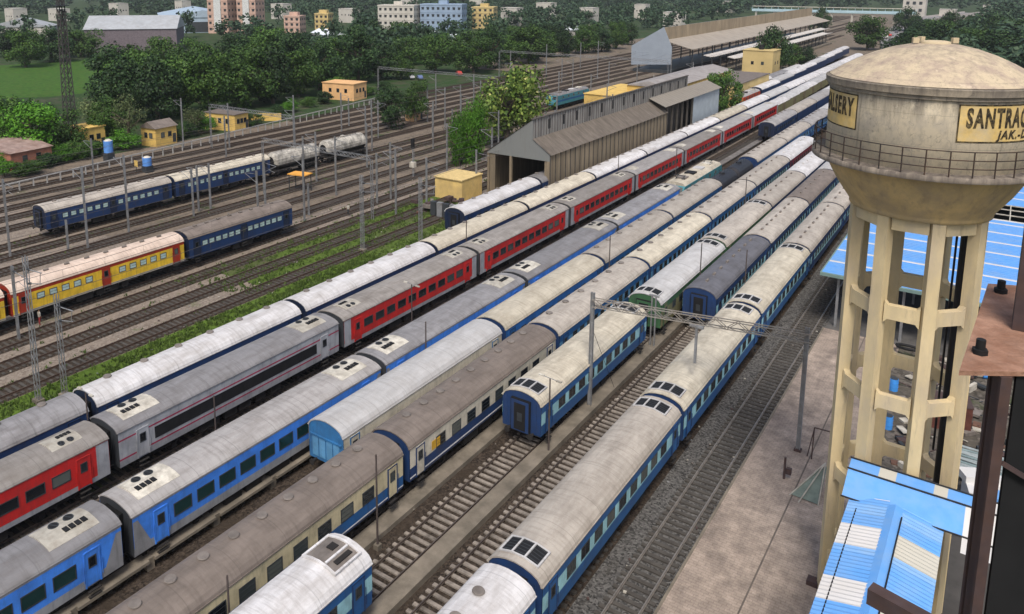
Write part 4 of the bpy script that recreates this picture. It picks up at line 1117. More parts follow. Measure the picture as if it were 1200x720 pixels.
for i, (px, py, mm) in enumerate(((330, 22, m_whw), (410, 26, m_whw), (600, 30, m_whw), (640, 22, m_whw), (690, 30, m_whw), (752, 22, m_whw), (790, 30, m_whw), (20, 30, m_whw), (70, 24, m_whw), (140, 22, m_whw), (215, 18, m_whw), (850, 14, m_whw), (1110, 26, m_whw), (1160, 22, m_whw), (560, 14, m_whw), (480, 16, m_whw))):
    p = at(px, py); house('small pale building half hidden in the far woodland', p.x, p.y, R.uniform(9, 15), 9, R.uniform(8, 12), mm, m_whw, 0, 'flat', 3, 'far_building', 'building', 'pale buildings in the far woodland', doors=False)
m_met = M('warehouse_roof', (.36, .38, .40), .6, .15, .2, dirt=(.26, .25, .24))
m_metb = M('warehouse_blue', (.34, .43, .52), .6, .15, .2)
def warehouse(label, x, y, w, d, h, rh, wallm, roofm_, rz):
    w, d, h, rh = w*1.15, d*1.15, h*1.25, rh*1.25
    t = thing('warehouse', label, 'warehouse', (x, y, 0), rz)
    part('wall', MB().bb(-w/2, w/2, -d/2, d/2, -1, h), wallm, t)
    part('roof', MB().prism([(-w/2-.5, h), (0, h+rh), (w/2+.5, h)], -d/2-.5, d/2+.5), roofm_, t)
    part('door', MB().bb(-w*.2, w*.2, -d/2-.1, -d/2, 0, h*.7), m_frame, t)
    return t
p = at(132, 60); warehouse('grey warehouse with broad pitched roof beyond the green field', p.x, p.y+14, 26, 38, 9, 5, M('warehouse_wall', (.15, .125, .14), .8), m_met, -.75)
p = at(205, 35); warehouse('very long pale blue warehouse roof left of the apartment towers', p.x, p.y+20, 46, 80, 8, 4, m_metb, m_metb, 1.0)
p = at(28, 45); warehouse('low grey shed among trees in the upper left corner', p.x, p.y, 30, 22, 6, 4, m_whw, m_met, .9)
p = at(385, 53); warehouse('bright white long shed among dark trees left of the blocks', p.x, p.y, 9, 24, 5, 2, m_whw, M('shed_white', (.7, .74, .78), .6, .1), 1.1)
p = at(520, 56); warehouse('white curved shed below the blue apartment block', p.x, p.y, 10, 26, 4, 2.5, m_whw, M('shed_white', (.7, .74, .78), .6, .1), 1.1)
p = at(665, 45); warehouse('white shed among trees left of the grey station wall', p.x, p.y, 12, 20, 4.5, 2, m_whw, M('shed_white', (.7, .74, .78), .6, .1), 1.1)

# station building with its sloped grey end wall and long roofs
stn = thing('station_shelter', 'long station roof with a tall grey slanted end wall above the trains', 'station')
b = MB(); v = [(-125.6, 2.4), (-125.7, 9.9), (-112.8, 17.7), (-109.3, 10.0), (-109.1, 3.4)]
vv = [(x_, 298, z_) for x_, z_ in v]+[(x_, 298.4, z_) for x_, z_ in v]
b.add(vv, [tuple(range(4, -1, -1)), tuple(range(5, 10))]+[((i+1) % 5, i, 5+i, 5+(i+1) % 5) for i in range(5)])
part('end_wall', b, M('station_grey', (.28, .32, .37), .7, .08, .3), stn)
part('clerestory_wall', MB().bb(-112.9, -112.7, 298.5, 560, 12.6, 17.5), M('station_tan', (.34, .27, .18), .85, .3, .25, dirt=(.2, .155, .11), stretch=(1, 1, .3)), stn)
part('roof', MB().prism([(-125.6, 9.8), (-112.8, 17.6), (-112.8, 17.4), (-125.6, 9.6)], 298.5, 560), m_met, stn)
part('lean_to_roof', MB().prism([(-112.7, 12.6), (-101.5, 9.6), (-101.5, 9.4), (-112.7, 12.4)], 299, 560), M('station_roof_tan', (.32, .285, .24), .8, .2, .3, dirt=(.3, .25, .2)), stn)
b = MB()
for y_ in range(302, 560, 12):
    for x_ in (-124, -102.5): b.bb(x_-.2, x_+.2, y_, y_+.4, -.3, 9.3)
b.bb(-125, -110, 298.5, 560, -.3, .9)
part('column', b, m_frame, stn)
for k, (xx, y0_, y1_, z_) in enumerate(((-96.5, 305, 520, 6.6), (-89.5, 312, 490, 5.8))):
    t = thing('platform_roof', ('pale platform roof right beside the tall station roof', 'lower narrow platform roof behind the yellow station rooms')[k], 'canopy')
    part('roof', MB().prism([(xx-2.6, z_+.5), (xx, z_), (xx+2.6, z_+.5), (xx+2.6, z_+.3), (xx, z_-.2), (xx-2.6, z_+.3)], y0_, y1_), M('plat_roof_pale', (.50, .47, .43), .8, .2, .3), t)
    bb_ = MB()
    for y_ in range(y0_+3, y1_, 9): bb_.bb(xx-.15, xx+.15, y_, y_+.3, -.3, z_)
    part('column', bb_, m_frame, t)
    part('platform', MB().bb(xx-2.5, xx+2.5, y0_-10, y1_, -.33, .7), m_walk, t)
p = at(895, 104); house('yellow two storey station room with dark tank on its roof', p.x-10, p.y+34, 9, 9, 8, m_ylw, m_ylw, 0, 'flat', 2, 'station_room', 'building')
p = at(880, 122); house('low yellow station block with brown flat roof by the tracks', p.x-9, p.y+8, 12, 30, 5, m_ylw, m_tile, 0, 'flat', 3, 'station_room', 'building')
p = at(790, 112); house('long grey roofed yellow workshop behind the maintenance shed', -79.0, 226, 10, 44, 6.4, m_wy, M('workshop_roof', (.30, .28, .27), .8, .25, .4, dirt=(.2, .17, .15)), 0, 'gable', 3, 'workshop', 'building')
house('yellow flat roofed workshop annexe beside the blue diesel locomotive', -89.0, 205, 9, 20, 4.4, m_wy, m_wy, 0, 'flat', 2, 'workshop', 'building')
tk = thing('roof_tank', 'black water tank standing on the yellow two storey station room', 'water tank', (at(895, 104).x-10, at(895, 104).y+33, 10.2))
part('barrel', MB().tube((0, 0, 0), (0, 0, 1.6), .9, n=14), m_blk, tk)
part('lid', MB().tube((0, 0, 1.6), (0, 0, 1.8), .5, .3, n=10), m_blk, tk)

# foot bridge across the far end
fb = thing('foot_bridge', 'pale blue foot bridge crossing all tracks at the far end', 'foot bridge', (-4, 745, 0))
fb.scale = (1.12, 1, 1.26)
m_fb = M('bridge_blue', (.42, .58, .64), .6, .1, .2)
part('deck', MB().bb(-175, -60, -2, 2, 6.0, 6.6).bb(-175, -60, -2.1, -2, 6.6, 7.8).bb(-175, -60, 2, 2.1, 6.6, 7.8), m_fb, fb)
part('roof', MB().bb(-175, -60, -2.6, 2.6, 9.4, 9.7), m_acw, fb)
b = MB()
for x_ in range(-175, -58, 5): b.bb(x_-.15, x_+.15, -2, -1.7, 6.6, 9.4)
part('frame_post', b, m_fb, fb)
for x_ in range(-172, -58, 14): part('pier', MB().bb(x_-.6, x_+.6, -1, 1, -.4, 6), m_acw, fb)
t = thing('station_tower', 'tall white station tower beyond the foot bridge', 'tower', G(-70, 840)+(0,))
t.scale = (1.2, 1.2, 1.3)
part('wall', MB().bb(-7, 7, -6, 6, -.4, 22), m_whw, t)
for k in range(4):
    for x_ in (-4, 0, 4): part('window', MB().bb(-1, 1, -.08, 0, -1, 1), m_frame, t, (x_, -6, 3+k*4.6))
rd = MB()
pts = [Vector(G(x_, y_)+(z_,)) for x_, y_, z_ in ((-48, 500, 0), (-60, 600, 1), (-62, 700, 3), (-55, 800, 5), (-35, 900, 6))]
ap = thing('approach_ramp', 'pale curving road ramp with parapets beyond the far end of the trains', 'ramp')
for a, c in zip(pts[:-1], pts[1:]):
    d = (c-a).normalized(); nrm = Vector((d.y, -d.x, 0))
    rd.add([a-nrm*6, a+nrm*6, c+nrm*6, c-nrm*6], [(0, 1, 2, 3)], 0)
    for s in (-6, 6):
        rd.add([a+nrm*s+Vector((0, 0, -2)), c+nrm*s+Vector((0, 0, -2)), c+nrm*s+Vector((0, 0, 1.2)), a+nrm*s+Vector((0, 0, 1.2))], [(0, 1, 2, 3)], 1)
part('roadway', rd, [M('ramp_road', (.22, .21, .21), .9), M('ramp_parapet', (.45, .42, .40), .9)], ap)
CARC = [(.6, .6, .62), (.4, .05, .04), (.12, .16, .3), (.62, .6, .55), (.08, .08, .09)]
def small_car(x, y, z, rz, ci, label, group=None):
    t = thing('parked_car', label, 'car', (x, y, z), rz, group)
    b = MB(); s = [(-2.0, .35), (-2.05, .8), (-1.2, .9), (-.7, 1.42), (.8, 1.45), (1.5, .95), (2.05, .85), (2.05, .35)]
    vv = [(-.83, a, c) for a, c in s]+[(.83, a, c) for a, c in s]; n = 8
    b.add(vv, [tuple(range(n))[::-1], tuple(range(n, 2*n))]+[(i, (i+1) % n, n+(i+1) % n, n+i) for i in range(n)])
    part('body', b, M('car_paint%d' % ci, CARC[ci], .3, .05), t)
    part('window', MB().bb(-.84, .84, -.6, .7, .98, 1.34), m_glass, t)
    for a in (-1.25, 1.3):
        for q in (-.8, .8): part('wheel', MB().tube((q-.1, a, .33), (q+.1, a, .33), .33, n=12), m_blk, t)
    return t
p = at(482, 92); small_car(p.x, p.y, 0, .9, 0, 'pale grey van parked beyond the tracks by the grass patch')
p = at(492, 93); small_car(p.x, p.y, 0, .9, 2, 'dark blue car parked beside the pale van')
p = at(538, 88); small_car(p.x, p.y, 0, .9, 1, 'red car parked under trees beyond the tracks')
for k in range(5):
    a = pts[k % 3].lerp(pts[k % 3+1], R.random())
    small_car(a.x+R.uniform(-3, 3), a.y, a.z, .1, k, ('white car on the far road ramp', 'red car on the far road ramp', 'blue car on the far road ramp', 'cream car on the far road ramp', 'black car on the far road ramp')[k], 'cars on the far ramp')

# ------------------------------------------------------------------ masts, gantry, poles
def lattice_mast(px, py, h, label, w=.5, group='overhead line masts', name='lattice_mast', mat=None, arm=True):
    p = at(px, py); t = thing(name, label, 'mast', p, 0, group)
    def mk():
        b = MB()
        for x_ in (-w/2, w/2):
            for y_ in (-.12, .12): b.bar((x_, y_, -.3), (x_*.75, y_, h), .06)
        z = 0; s = 1
        while z < h-.7:
            for y_ in (-.12, .12): b.bar((-s*w/2, y_, z), (s*w/2*.9, y_, z+.7), .035)
            z += .7; s = -s
        return b.mesh('lattice', mat or m_steel)
    link('lattice', cached(('lat', h, w), mk), t)
    part('footing', MB().box(0, 0, -.2, .9, .7, .5), m_walk, t)
    if arm:
        a = MB(); a.tube((0, 0, h-1.1), (2.6, 0, h-.9), .045, n=6); a.tube((0, 0, h-2.4), (2.4, 0, h-1.9), .045, n=6); a.tube((2.2, 0, h-1.9), (2.4, 0, h-.9), .03, n=5)
        part('bracket', a, m_steel, t)
        part('insulator', MB().tube((.25, 0, h-1.08), (.65, 0, h-1.04), .1, n=8), m_frame, t); part('insulator', MB().tube((.25, 0, h-2.35), (.65, 0, h-2.26), .1, n=8), m_frame, t)
    return t
def mast(px, py, h, label, group='overhead line masts', arm=1, name='line_mast'):
    p = at(px, py); t = thing(name, label, 'mast', p, 0, group)
    def mk():
        b = MB(); w, d, k = .26, .22, .03
        b.bb(-w/2, -w/2+k, -d/2, d/2, -.3, h); b.bb(w/2-k, w/2, -d/2, d/2, -.3, h); b.bb(-w/2+k, w/2-k, -k/2, k/2, -.3, h)
        return b.mesh('post', m_steel)
    link('post', cached(('mast', h), mk), t)
    def mk2():
        a = MB(); s = arm
        a.tube((0, 0, h-.5), (s*2.6, 0, h-.7), .04, n=6); a.tube((0, 0, h-1.9), (s*2.6, 0, h-.75), .035, n=6); a.tube((s*1.0, 0, h-1.4), (s*2.3, 0, h-1.7), .03, n=5)
        return a.mesh('bracket', m_steel)
    if arm:
        link('bracket', cached(('arm', h, arm), mk2), t)
        part('insulator', MB().tube((arm*.2, 0, h-.52), (arm*.55, 0, h-.55), .09, n=8), m_frame, t)
    return t
def hof(px, py, ty):
    """height of a vertical thing standing at pixel (px,py) whose top reaches row ty"""
    A = at(px, py); lo, hi = 0., 60.
    for _ in range(40):
        m = (lo+hi)/2; v = Vector((A.x, A.y, m-CAM_H)); yy = PCY-FPX*(v @ _up)/(v @ _fw)
        if yy > ty: lo = m
        else: hi = m
    return round(lo, 1)
lattice_mast(45, 468, 13.0, 'tall grey lattice mast left of the pair by the grass verge')
lattice_mast(76, 462, 9.3, 'shorter grey lattice mast right of the pair by the grass verge')
lattice_mast(425, 292, hof(425, 292, 205), 'grey lattice mast standing among the weed grown tracks near the white coach')
lattice_mast(493, 290, hof(493, 290, 208), 'grey lattice mast just left of the round junk before the shed')
for (px, py, ty, lab) in ((103, 290, 195, 'grey mast before the end of the navy coach'), (151, 272, 182, 'grey mast against the middle of the dark navy coach'),
        (12, 300, 210, 'grey mast near the left edge before the yellow coach'), (80, 292, 258, 'short pale post near the navy coach end'),
        (22, 395, 312, 'slim grey mast left of the lattice pair before the yellow coach'),
        (227, 252, 198, 'left mast of three close masts before the second navy coach'), (233, 246, 194, 'middle mast of three close masts before the second navy coach'), (247, 245, 192, 'right mast of three close masts before the second navy coach'),
        (269, 172, 121, 'grey mast behind the stained navy coach by the long hut'), (345, 157, 112, 'grey mast behind the tank wagons, left one'), (409, 147, 115, 'grey mast behind the last tank wagon'),
        (356, 205, 160, 'grey mast before the first tank wagon'), (371, 212, 155, 'tall grey mast before the tank wagons'), (394, 227, 160, 'grey mast before the end tank wagon'),
        (312, 262, 187, 'grey mast at the end of the short navy coach, right of two'), (303, 262, 200, 'grey mast at the end of the short navy coach, left of two'), (362, 250, 215, 'grey post by the orange sheet'),
        (436, 177, 117, 'grey mast right of the last tank wagon'), (442, 237, 180, 'grey mast above the reddish tracks'), (458, 232, 168, 'grey mast beside the signal post'),
        (501, 142, 100, 'grey mast right of the dark bushy trees'), (507, 160, 126, 'short mast in front of the one by the bushy trees'), (555, 147, 87, 'tall mast left of the flowering tree'), (563, 137, 95, 'mast just left of the flowering tree, behind the tall one'),
        (540, 170, 110, 'mast above the pointed green cypress trees'), (530, 165, 128, 'short mast left of the pointed green cypress trees'),
        (558, 226, 176, 'grey post in front of the yellow store'), (215, 172, 115, 'grey mast right of the pitched yellow hut'), (500, 240, 185, 'grey post between signal and shed'),
        (640, 90, 52, 'mast left of the blue diesel locomotive'), (598, 95, 60, 'mast behind the flowering tree'), (700, 92, 48, 'mast right of the blue diesel locomotive'), (680, 80, 50, 'far mast on the open yard left of the station')):
    mast(px, py, hof(px, py, ty), lab, arm=(-1 if px % 2 else 1) if py-ty > 40 else 0)

rr = random.Random(61)
for x_, ys_ in ((-69.6, (120, 146, 172, 205)), (-77.9, (114, 133, 151, 171, 196, 224, 255, 290)), (-91.9, (152, 172, 196, 222, 252, 286, 320)), (-101.6, (168, 194, 224, 256, 290)), (-107.6, (150, 180, 212, 246, 282)), (-118.2, (120, 150, 184, 220, 262, 300))):
    for y_ in ys_:
        t = thing('line_mast', 'grey overhead line mast deep among the crowded tracks of the left yard', 'mast', G(x_, y_+rr.uniform(-3, 3))+(0,), 0, 'crowded overhead line masts')
        h_ = rr.choice([8.6, 9.4, 10.2])
        def mk(h_=h_):
            b = MB(); b.bb(-.12, -.09, -.11, .11, -.3, h_); b.bb(.09, .12, -.11, .11, -.3, h_); b.bb(-.09, .09, -.015, .015, -.3, h_); return b.mesh('post', m_steel)
        link('post', cached(('mast2', h_), mk), t)
        def mk2(h_=h_):
            a = MB(); a.tube((0, 0, h_-.5), (2.5, 0, h_-.7), .04, n=6); a.tube((0, 0, h_-1.9), (2.5, 0, h_-.75), .035, n=6); return a.mesh('bracket', m_steel)
        o = link('bracket', cached(('arm2', h_), mk2), t)
        if rr.random() < .5: o.rotation_euler = (0, 0, pi)
m_wire = M('wire_copper', (.10, .09, .085), .6, .1)
for x_, y0_, y1_ in ((-69.6, 25, 135), (-75.2, 25, 210), (-80.8, 30, 270), (-91.3, 30, 300), (-96.7, 30, 390), (-102, 30, 390), (-107.3, 35, 390), (-118.4, 35, 390), (-123.8, 38, 300), (-129.2, 40, 300)):
    b = MB(); y = y0_
    while y < y1_-1:
        ye_ = min(y+36, y1_); n_ = 8; prev = None
        b.tube((x_, y, 6.8), (x_, ye_, 6.8), .024, n=4)
        for k in range(n_+1):
            u = k/n_; q = (x_, y+(ye_-y)*u, 8.3-.8*4*u*(1-u))
            if prev: b.tube(prev, q, .022, n=4)
            if 0 < k < n_: b.tube(q, (q[0], q[1], 6.8), .009, n=4)
            prev = q
        y = ye_
    solid('overhead_wire', b, m_wire, 'thin overhead wire hung above a track beside the trains' if x_ > -50 else 'thin overhead wire hung along a track of the left yard', 'wire', 'overhead wires beside the trains' if x_ > -50 else 'overhead wires of the left yard')

# spanning lattice beams over the left yard
def portal(xa, xb, y, z, label, hcol=True):
    t = thing('line_portal', label, 'gantry', (0, y, 0), 0, 'overhead line portals')
    b = MB()
    for dz in (0, .6):
        for dy in (-.25, .25): b.bar((xa, dy, z+dz), (xb, dy, z+dz), .05)
    x_ = xa; s = 0
    while x_ < xb-.6:
        for dy in (-.25, .25): b.bar((x_, dy, z+.6*s), (x_+.75, dy, z+.6*(1-s)), .04)
        x_ += .75; s = 1-s
    part('beam', b, m_steel, t)
    if hcol:
        for x_ in (xa, xb):
            c = MB()
            for dx in (-.2, .2): c.bb(x_+dx-.025, x_+dx+.025, -.08, .08, -.3, z-.04)
            zz = 0; s = 1
            while zz < z-.6: c.bar((x_-.2*s, 0, zz), (x_+.2*s, 0, zz+.6), .04); zz += .6; s = -s
            part('post', c, m_steel, t)
    return t
portal(-141, -115, 107, 8.8, 'long grey line portal across the back tracks behind the stained navy coach')
portal(-102.4, -78, 88, 9.0, 'grey line portal over the sidings before the tank wagons')
portal(-158, -115, 182, 9.2, 'far grey line portal before the orange building')
portal(-158, -93, 251, 9.2, 'far grey line portal across the open yard left of the station')

# washing line gantry
gt = thing('overhead_gantry', 'grey lattice gantry spanning the tracks between two steel posts', 'gantry', (0, 0, 0))
A, B = Vector((-26.9, 57.7, 0)), Vector((-10.9, 61.1, 0))
def hpost(b, p, h, w=.3):
    b.bb(p.x-w/2, p.x-w/2+.03, p.y-.13, p.y+.13, -.3, h); b.bb(p.x+w/2-.03, p.x+w/2, p.y-.13, p.y+.13, -.3, h); b.bb(p.x-w/2+.03, p.x+w/2-.03, p.y-.015, p.y+.015, -.3, h)
b = MB(); hpost(b, A, 10.3); part('post', b, m_steel, gt)
b = MB(); hpost(b, B, 10.2); part('post', b, m_steel, gt)
b = MB(); d = (B-A).normalized(); nrm = Vector((-d.y, d.x, 0))*.22
for dz in (9.1, 9.75):
    for s in (-1, 1): b.bar(A+nrm*s+Vector((0, 0, dz)), B+nrm*s+d*.3+Vector((0, 0, dz)), .07)
n = 20
for i in range(n):
    p0 = A.lerp(B, i/n); p1 = A.lerp(B, (i+1)/n); z0, z1 = (9.1, 9.75) if i % 2 else (9.75, 9.1)
    for s in (-1, 1): b.bar(p0+nrm*s+Vector((0, 0, z0)), p1+nrm*s+Vector((0, 0, z1)), .05)
    b.bar(p0+nrm+Vector((0, 0, 9.1)), p1-nrm+Vector((0, 0, 9.1)), .04)
part('beam', b, M('gantry_pale', (.25, .235, .21), .7, .25, 1.5, dirt=(.2, .16, .13)), gt)
dp = A.lerp(B, .52)
part('drop_arm', MB().bb(dp.x-.09, dp.x+.09, dp.y-.45, dp.y-.27, 5.9, 9.05).bb(dp.x-.55, dp.x+.55, dp.y-.48, dp.y-.24, 8.9, 9.08), m_steel, gt)
part('stay', MB().tube(A+Vector((.1, 0, 7.0)), A+Vector((.5, 4.2, -.2)), .02, n=5), m_frame, gt)
part('base_plate', MB().box(A.x, A.y, -.15, .7, .6, .4).box(B.x, B.y, .1, .5, .5, .3), m_rustd, gt)
p = at(762, 425); t = thing('gantry_prop', 'pair of slim grey props under the gantry beside the lone cream roofed coach', 'post', (-25.9+.5-1.4, 71.5, 0))
for s in (-.2, .2): part('post', MB().bb(s-.06, s+.06, -.06, .06, -.3, 5.3), m_steel, t)
part('cap', MB().bb(-.5, .5, -.1, .1, 5.3, 5.45), m_steel, t)
def lamp(x, y, h, label, arms=True):
    h *= 1.25
    t = thing('lamp_post', label, 'lamp post', G(x, y)+(0,), 0, 'lamp posts between the trains')
    part('post', MB().tube((0, 0, -.3), (0, 0, h), .075, .055, n=8), M('post_brown', (.07, .055, .05), .7, .3, 2), t)
    part('footing', MB().box(0, 0, -.15, .4, .4, .4), m_walk, t)
    if arms:
        part('arm', MB().tube((-.7, 0, h+.05), (.7, 0, h-.05), .03, n=6), m_steel, t)
        for s in (-1, 1): part('lamp_head', MB().box(s*.75, 0, h-.05*s, .45, .18, .1), m_acw, t)
    return t
lamp(-24.1, 59.6, 4.9, 'brown twin lamp post before the lone cream roofed coach')
lamp(-46.9+4.7, 50.2, 4.2, 'thin dark post beside the silver coach', False)
lamp(-27.75, 45.0, 5.1, 'thin dark post beside the cream and blue coach', False)
lamp(-36.2, 66.0, 5.2, 'thin dark post between pale grey roof and light blue coach', False)
lamp(-42.0, 74.4, 5.2, 'twin headed lamp post before the third red coach')
lamp(-31.9, 93.0, 6.2, 'thin dark post beside the stone grey roofed blue coach', False)
lamp(-23.6, 93.5, 6.2, 'thin dark post right of the olive coach', False)
lamp(-19.6, 93.5, 6.0, 'thin dark post right of the dark grey roofed coach', False)
lamp(-27.8, 33.0, 4.5, 'thin dark post beside the white roof at the bottom edge', False)
lamp(-48.2, 46.0, 5.0, 'twin headed lamp post between grey roofs at the left edge')
lamp(-27.8, 130, 6.0, 'thin far post between the trains near the tower', False)
lamp(-42.0, 150, 6.0, 'thin far post beside the red express, near the shed', False)
for x_, y_, lb in ((-48.1, 96.5, 'dark post between the red express and the navy train, nearer one'), (-48.1, 143, 'dark post between the red express and the navy train, farther one')): lamp(x_, y_, 5.6, lb, False)

# tall pylon
p = at(85, 176); py_ = thing('lattice_pylon', 'very tall dark lattice pylon rising past the green field', 'pylon', p)
b = MB(); hp = 37
for sx_ in (-1, 1):
    for sy_ in (-1, 1): b.bar((sx_*1.0, sy_*1.0, -.3), (sx_*.45, sy_*.45, hp), .16)
z = 0
while z < hp-2:
    w0 = 1.0-.55*z/hp; w1 = 1.0-.55*(z+2)/hp
    for s in (-1, 1):
        b.bar((-w0, s*w0, z), (w1, s*w1, z+2), .09); b.bar((w0, s*w0, z), (-w1, s*w1, z+2), .09)
        b.bar((s*w0, -w0, z), (s*w1, w1, z+2), .09); b.bar((s*w0, w0, z), (s*w1, -w1, z+2), .09)
    z += 2
part('lattice', b, M('pylon_dark', (.05, .045, .045), .7, .2), py_)
part('platform', MB().bb(-1.2, 1.2, -1.2, 1.2, 30.5, 30.7), m_frame, py_)

# signal, fence, railway furniture
p = at(484, 206); sg = thing('signal_post', 'railway signal with black head on grey post left of the shed', 'signal', p)
part('post', MB().tube((0, 0, -.3), (0, 0, 6.0), .1, n=8), m_steel, sg)
part('signal_head', MB().bb(-.3, .3, -.2, .2, 5.2, 7.0), m_blk, sg)
part('ladder', MB().bb(.25, .30, -.2, -.15, 0, 5.4).bb(.25, .30, .15, .2, 0, 5.4), m_steel, sg)
part('cabinet', MB().bb(-.5, .5, -.4, .4, 1.6, 2.6), m_acw, sg)
fe = thing('concrete_fence', 'long low grey post and rail fence between the back tracks', 'fence')
b = MB(); fa, fz = at(-30, 235), at(450, 118)
L = (fz-fa).length; d = (fz-fa).normalized(); n = int(L/2.6)
for i in range(n+1):
    q = fa+d*(i*L/n); b.box(q.x, q.y, .55, .2, .2, 1.7)
b.bar(fa+Vector((0, 0, 1.35)), fz+Vector((0, 0, 1.35)), .2, .2)
part('post_and_rail', b, M('fence_concrete', (.36, .35, .33), .9, .2, .5), fe)
def tankbin(px, py, h, r, label):
    p = at(px, py); t = thing('water_tank', label, 'water tank', p)
    part('stand', MB().bb(-r*.9, r*.9, -r*.9, r*.9, -.3, h*.35), m_frame, t)
    part('barrel', MB().tube((0, 0, h*.35), (0, 0, h*.92), r, n=16), M('tank_blue', (.10, .26, .62), .5, .2), t)
    part('lid', MB().tube((0, 0, h*.92), (0, 0, h), r*.9, r*.4, n=16), m_acw, t)
tankbin(128, 187, 4.2, .9, 'blue tank with pale lid beside the small yellow hut')
tankbin(173, 200, 2.8, .85, 'blue drum tank standing by the fence before the pitched hut')
p = at(160, 201); t = thing('marker_board', 'small yellow marker board left of the blue drum tank', 'sign', p)
part('post', MB().bb(-.05, .05, -.05, .05, -.3, 1.2), m_frame, t); part('board', MB().bb(-.5, .5, -.04, .04, .9, 2.1), m_wy, t)
p = at(352, 222); t = thing('shelter', 'small shelter with orange sheet roof right of the short navy coach', 'shelter', p, .2)
part('roof', MB().bb(-1.8, 1.8, -1.2, 1.2, 2.7, 2.85), M('sheet_orange', (.75, .36, .06), .6, .15), t)
for sx_ in (-1.6, 1.6): part('post', MB().bb(sx_-.06, sx_+.06, -1, -.9, -.3, 2.7).bb(sx_-.06, sx_+.06, .9, 1, -.3, 2.7), m_frame, t)

# things on the platform and in the scrap yard behind the tower
t = thing('iron_post', 'short rusty iron post standing on the platform near the gantry foot', 'post', G(-9.9, 61.5)+(.1,))
part('post', MB().bb(-.07, .07, -.07, .07, 0, 1.7), m_rustd, t); part('box', MB().box(.25, .2, .6, .35, .3, .45), m_rustd, t)
t = thing('pipe_frame', 'bent rusty pipe frame left of the tower legs', 'frame', G(-8.9, 65.0)+(.1,))
part('pipe', MB().tube((0, 0, 0), (0, .2, 2.5), .05, n=6).tube((0, .2, 2.5), (1.3, .3, 2.5), .05, n=6).tube((1.3, .3, 2.5), (1.3, .3, 0), .05, n=6).tube((-.35, .2, 0), (0, .2, 2.4), .04, n=6), m_rustd, t)
t = thing('tripod', 'leaning pale rods beside the left tower leg', 'rods', G(-8.2, 60.5)+(.1,))
part('rod', MB().tube((-1.1, -1.4, 0), (.6, 1.5, 1.6), .05, n=6), m_acw, t); part('rod', MB().tube((-.4, -1.9, 0), (.6, 1.5, 1.6), .05, n=6), m_acw, t); part('rod', MB().tube((.8, -1.5, 0), (.6, 1.5, 1.6), .05, n=6), m_acw, t)
part('net', MB().quad((-1.0, -1.3, .06), (.8, -1.4, .06), (.75, 1.4, 1.4), (.5, 1.4, 1.4)), M('net_green', (.16, .20, .17), .8), t)
for k, (px, py, lab) in enumerate(((957, 688, 'rusty stain block at the foot of the left tower leg'),)):
    q = at(px, py); solid('footing_block', MB().box(0, 0, .15, 1.1, .6, .5), m_rustd, lab, 'block', None, q)
sheet('scrap_yard_ground', -6.8, 33, 57.5, 86, .108, gravel('scrap_soil', (.04, .036, .03), (.16, .14, .12), (.09, .08, .065), .45, .65, 3.5, (.06, .09, .03), .56, .66))
def drum(x, y, m, label, rz=0, lying=False):
    t = thing('drum', label, 'drum', G(x, y)+(.12,), rz, 'drums in the scrap yard')
    b = MB()
    if lying: b.tube((-.55, 0, .35), (.55, 0, .35), .36, n=16)
    else:
        b.tube((0, 0, 0), (0, 0, 1.1), .36, n=16)
        for z in (.35, .75): b.tube((0, 0, z), (0, 0, z+.04), .38, n=16)
    part('barrel', b, m, t); part('rim', MB().tube((0, 0, 1.1), (0, 0, 1.14), .33, n=16) if not lying else MB().tube((.55, 0, .35), (.58, 0, .35), .33, n=16), m_frame, t)
m_drum = M('drum_blue', (.06, .28, .72), .45, .2)
drum(-5.6, 79.5, m_drum, 'upright blue drum seen between the tower legs, farther one'); drum(-5.2, 72.0, m_drum, 'upright blue drum seen between the tower legs, nearer one')
drum(.6, 84.8, m_drum, 'blue drum lying right of the tower, beside a pale reel', .3, True)
drum(-.4, 84.9, m_acw, 'pale reel lying left of the blue drum', .3, True)
rr = random.Random(11)
sp_ = MB()
for k in range(240):
    x_, y_ = rr.uniform(-5.5, 7), rr.uniform(58, 85)
    if rr.random() < .4: sp_.tube((x_, y_, .15), (x_+rr.uniform(-1.6, 1.6), y_+rr.uniform(-1.6, 1.6), rr.uniform(.15, .9)), .05, n=5, mi=rr.choice([0, 1, 2, 3]))
    else: sp_.box(x_, y_, rr.uniform(.12, .45), rr.uniform(.2, 1.3), rr.uniform(.2, .8), rr.uniform(.05, .7), rr.uniform(0, 3), rr.choice([0, 1, 2, 3, 4]))
o = link('scrap_debris', sp_.mesh('scrap_debris', [m_rustd, m_vent, m_frame, m_acw, M('scrap_brown', (.13, .07, .05), .9)])); o['kind'] = 'stuff'
b = MB()
for k in range(9):
    z = .25+k*.05; w = rr.uniform(3.6, 4.6); b.box(.9+rr.uniform(-.3, .3), 66.5+rr.uniform(-1.2, 1.2), z, w, .9, .03, rr.uniform(-.25, .1), 0)
for k in range(14): b.box(1.2+rr.uniform(-.6, .6), 63.8+.34*k*.9, .55+.02*k, 4.4, .26, .05, rr.uniform(-.12, .05), 1 if k % 3 else 0)
solid('sheet_pile', b, [M('sheet_greygreen', (.20, .26, .26), .6, .3, 2), M('sheet_dull', (.30, .34, .34), .6, .3, 2)], 'pile of grey green corrugated sheets right of the tower base', 'sheet pile')
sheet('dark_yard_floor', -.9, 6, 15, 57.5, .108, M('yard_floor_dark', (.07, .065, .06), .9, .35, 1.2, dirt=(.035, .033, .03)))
t = thing('rusty_tank', 'dark rusty box tank behind the right tower legs', 'tank', G(-1.6, 74.2)+(.1,), .2)
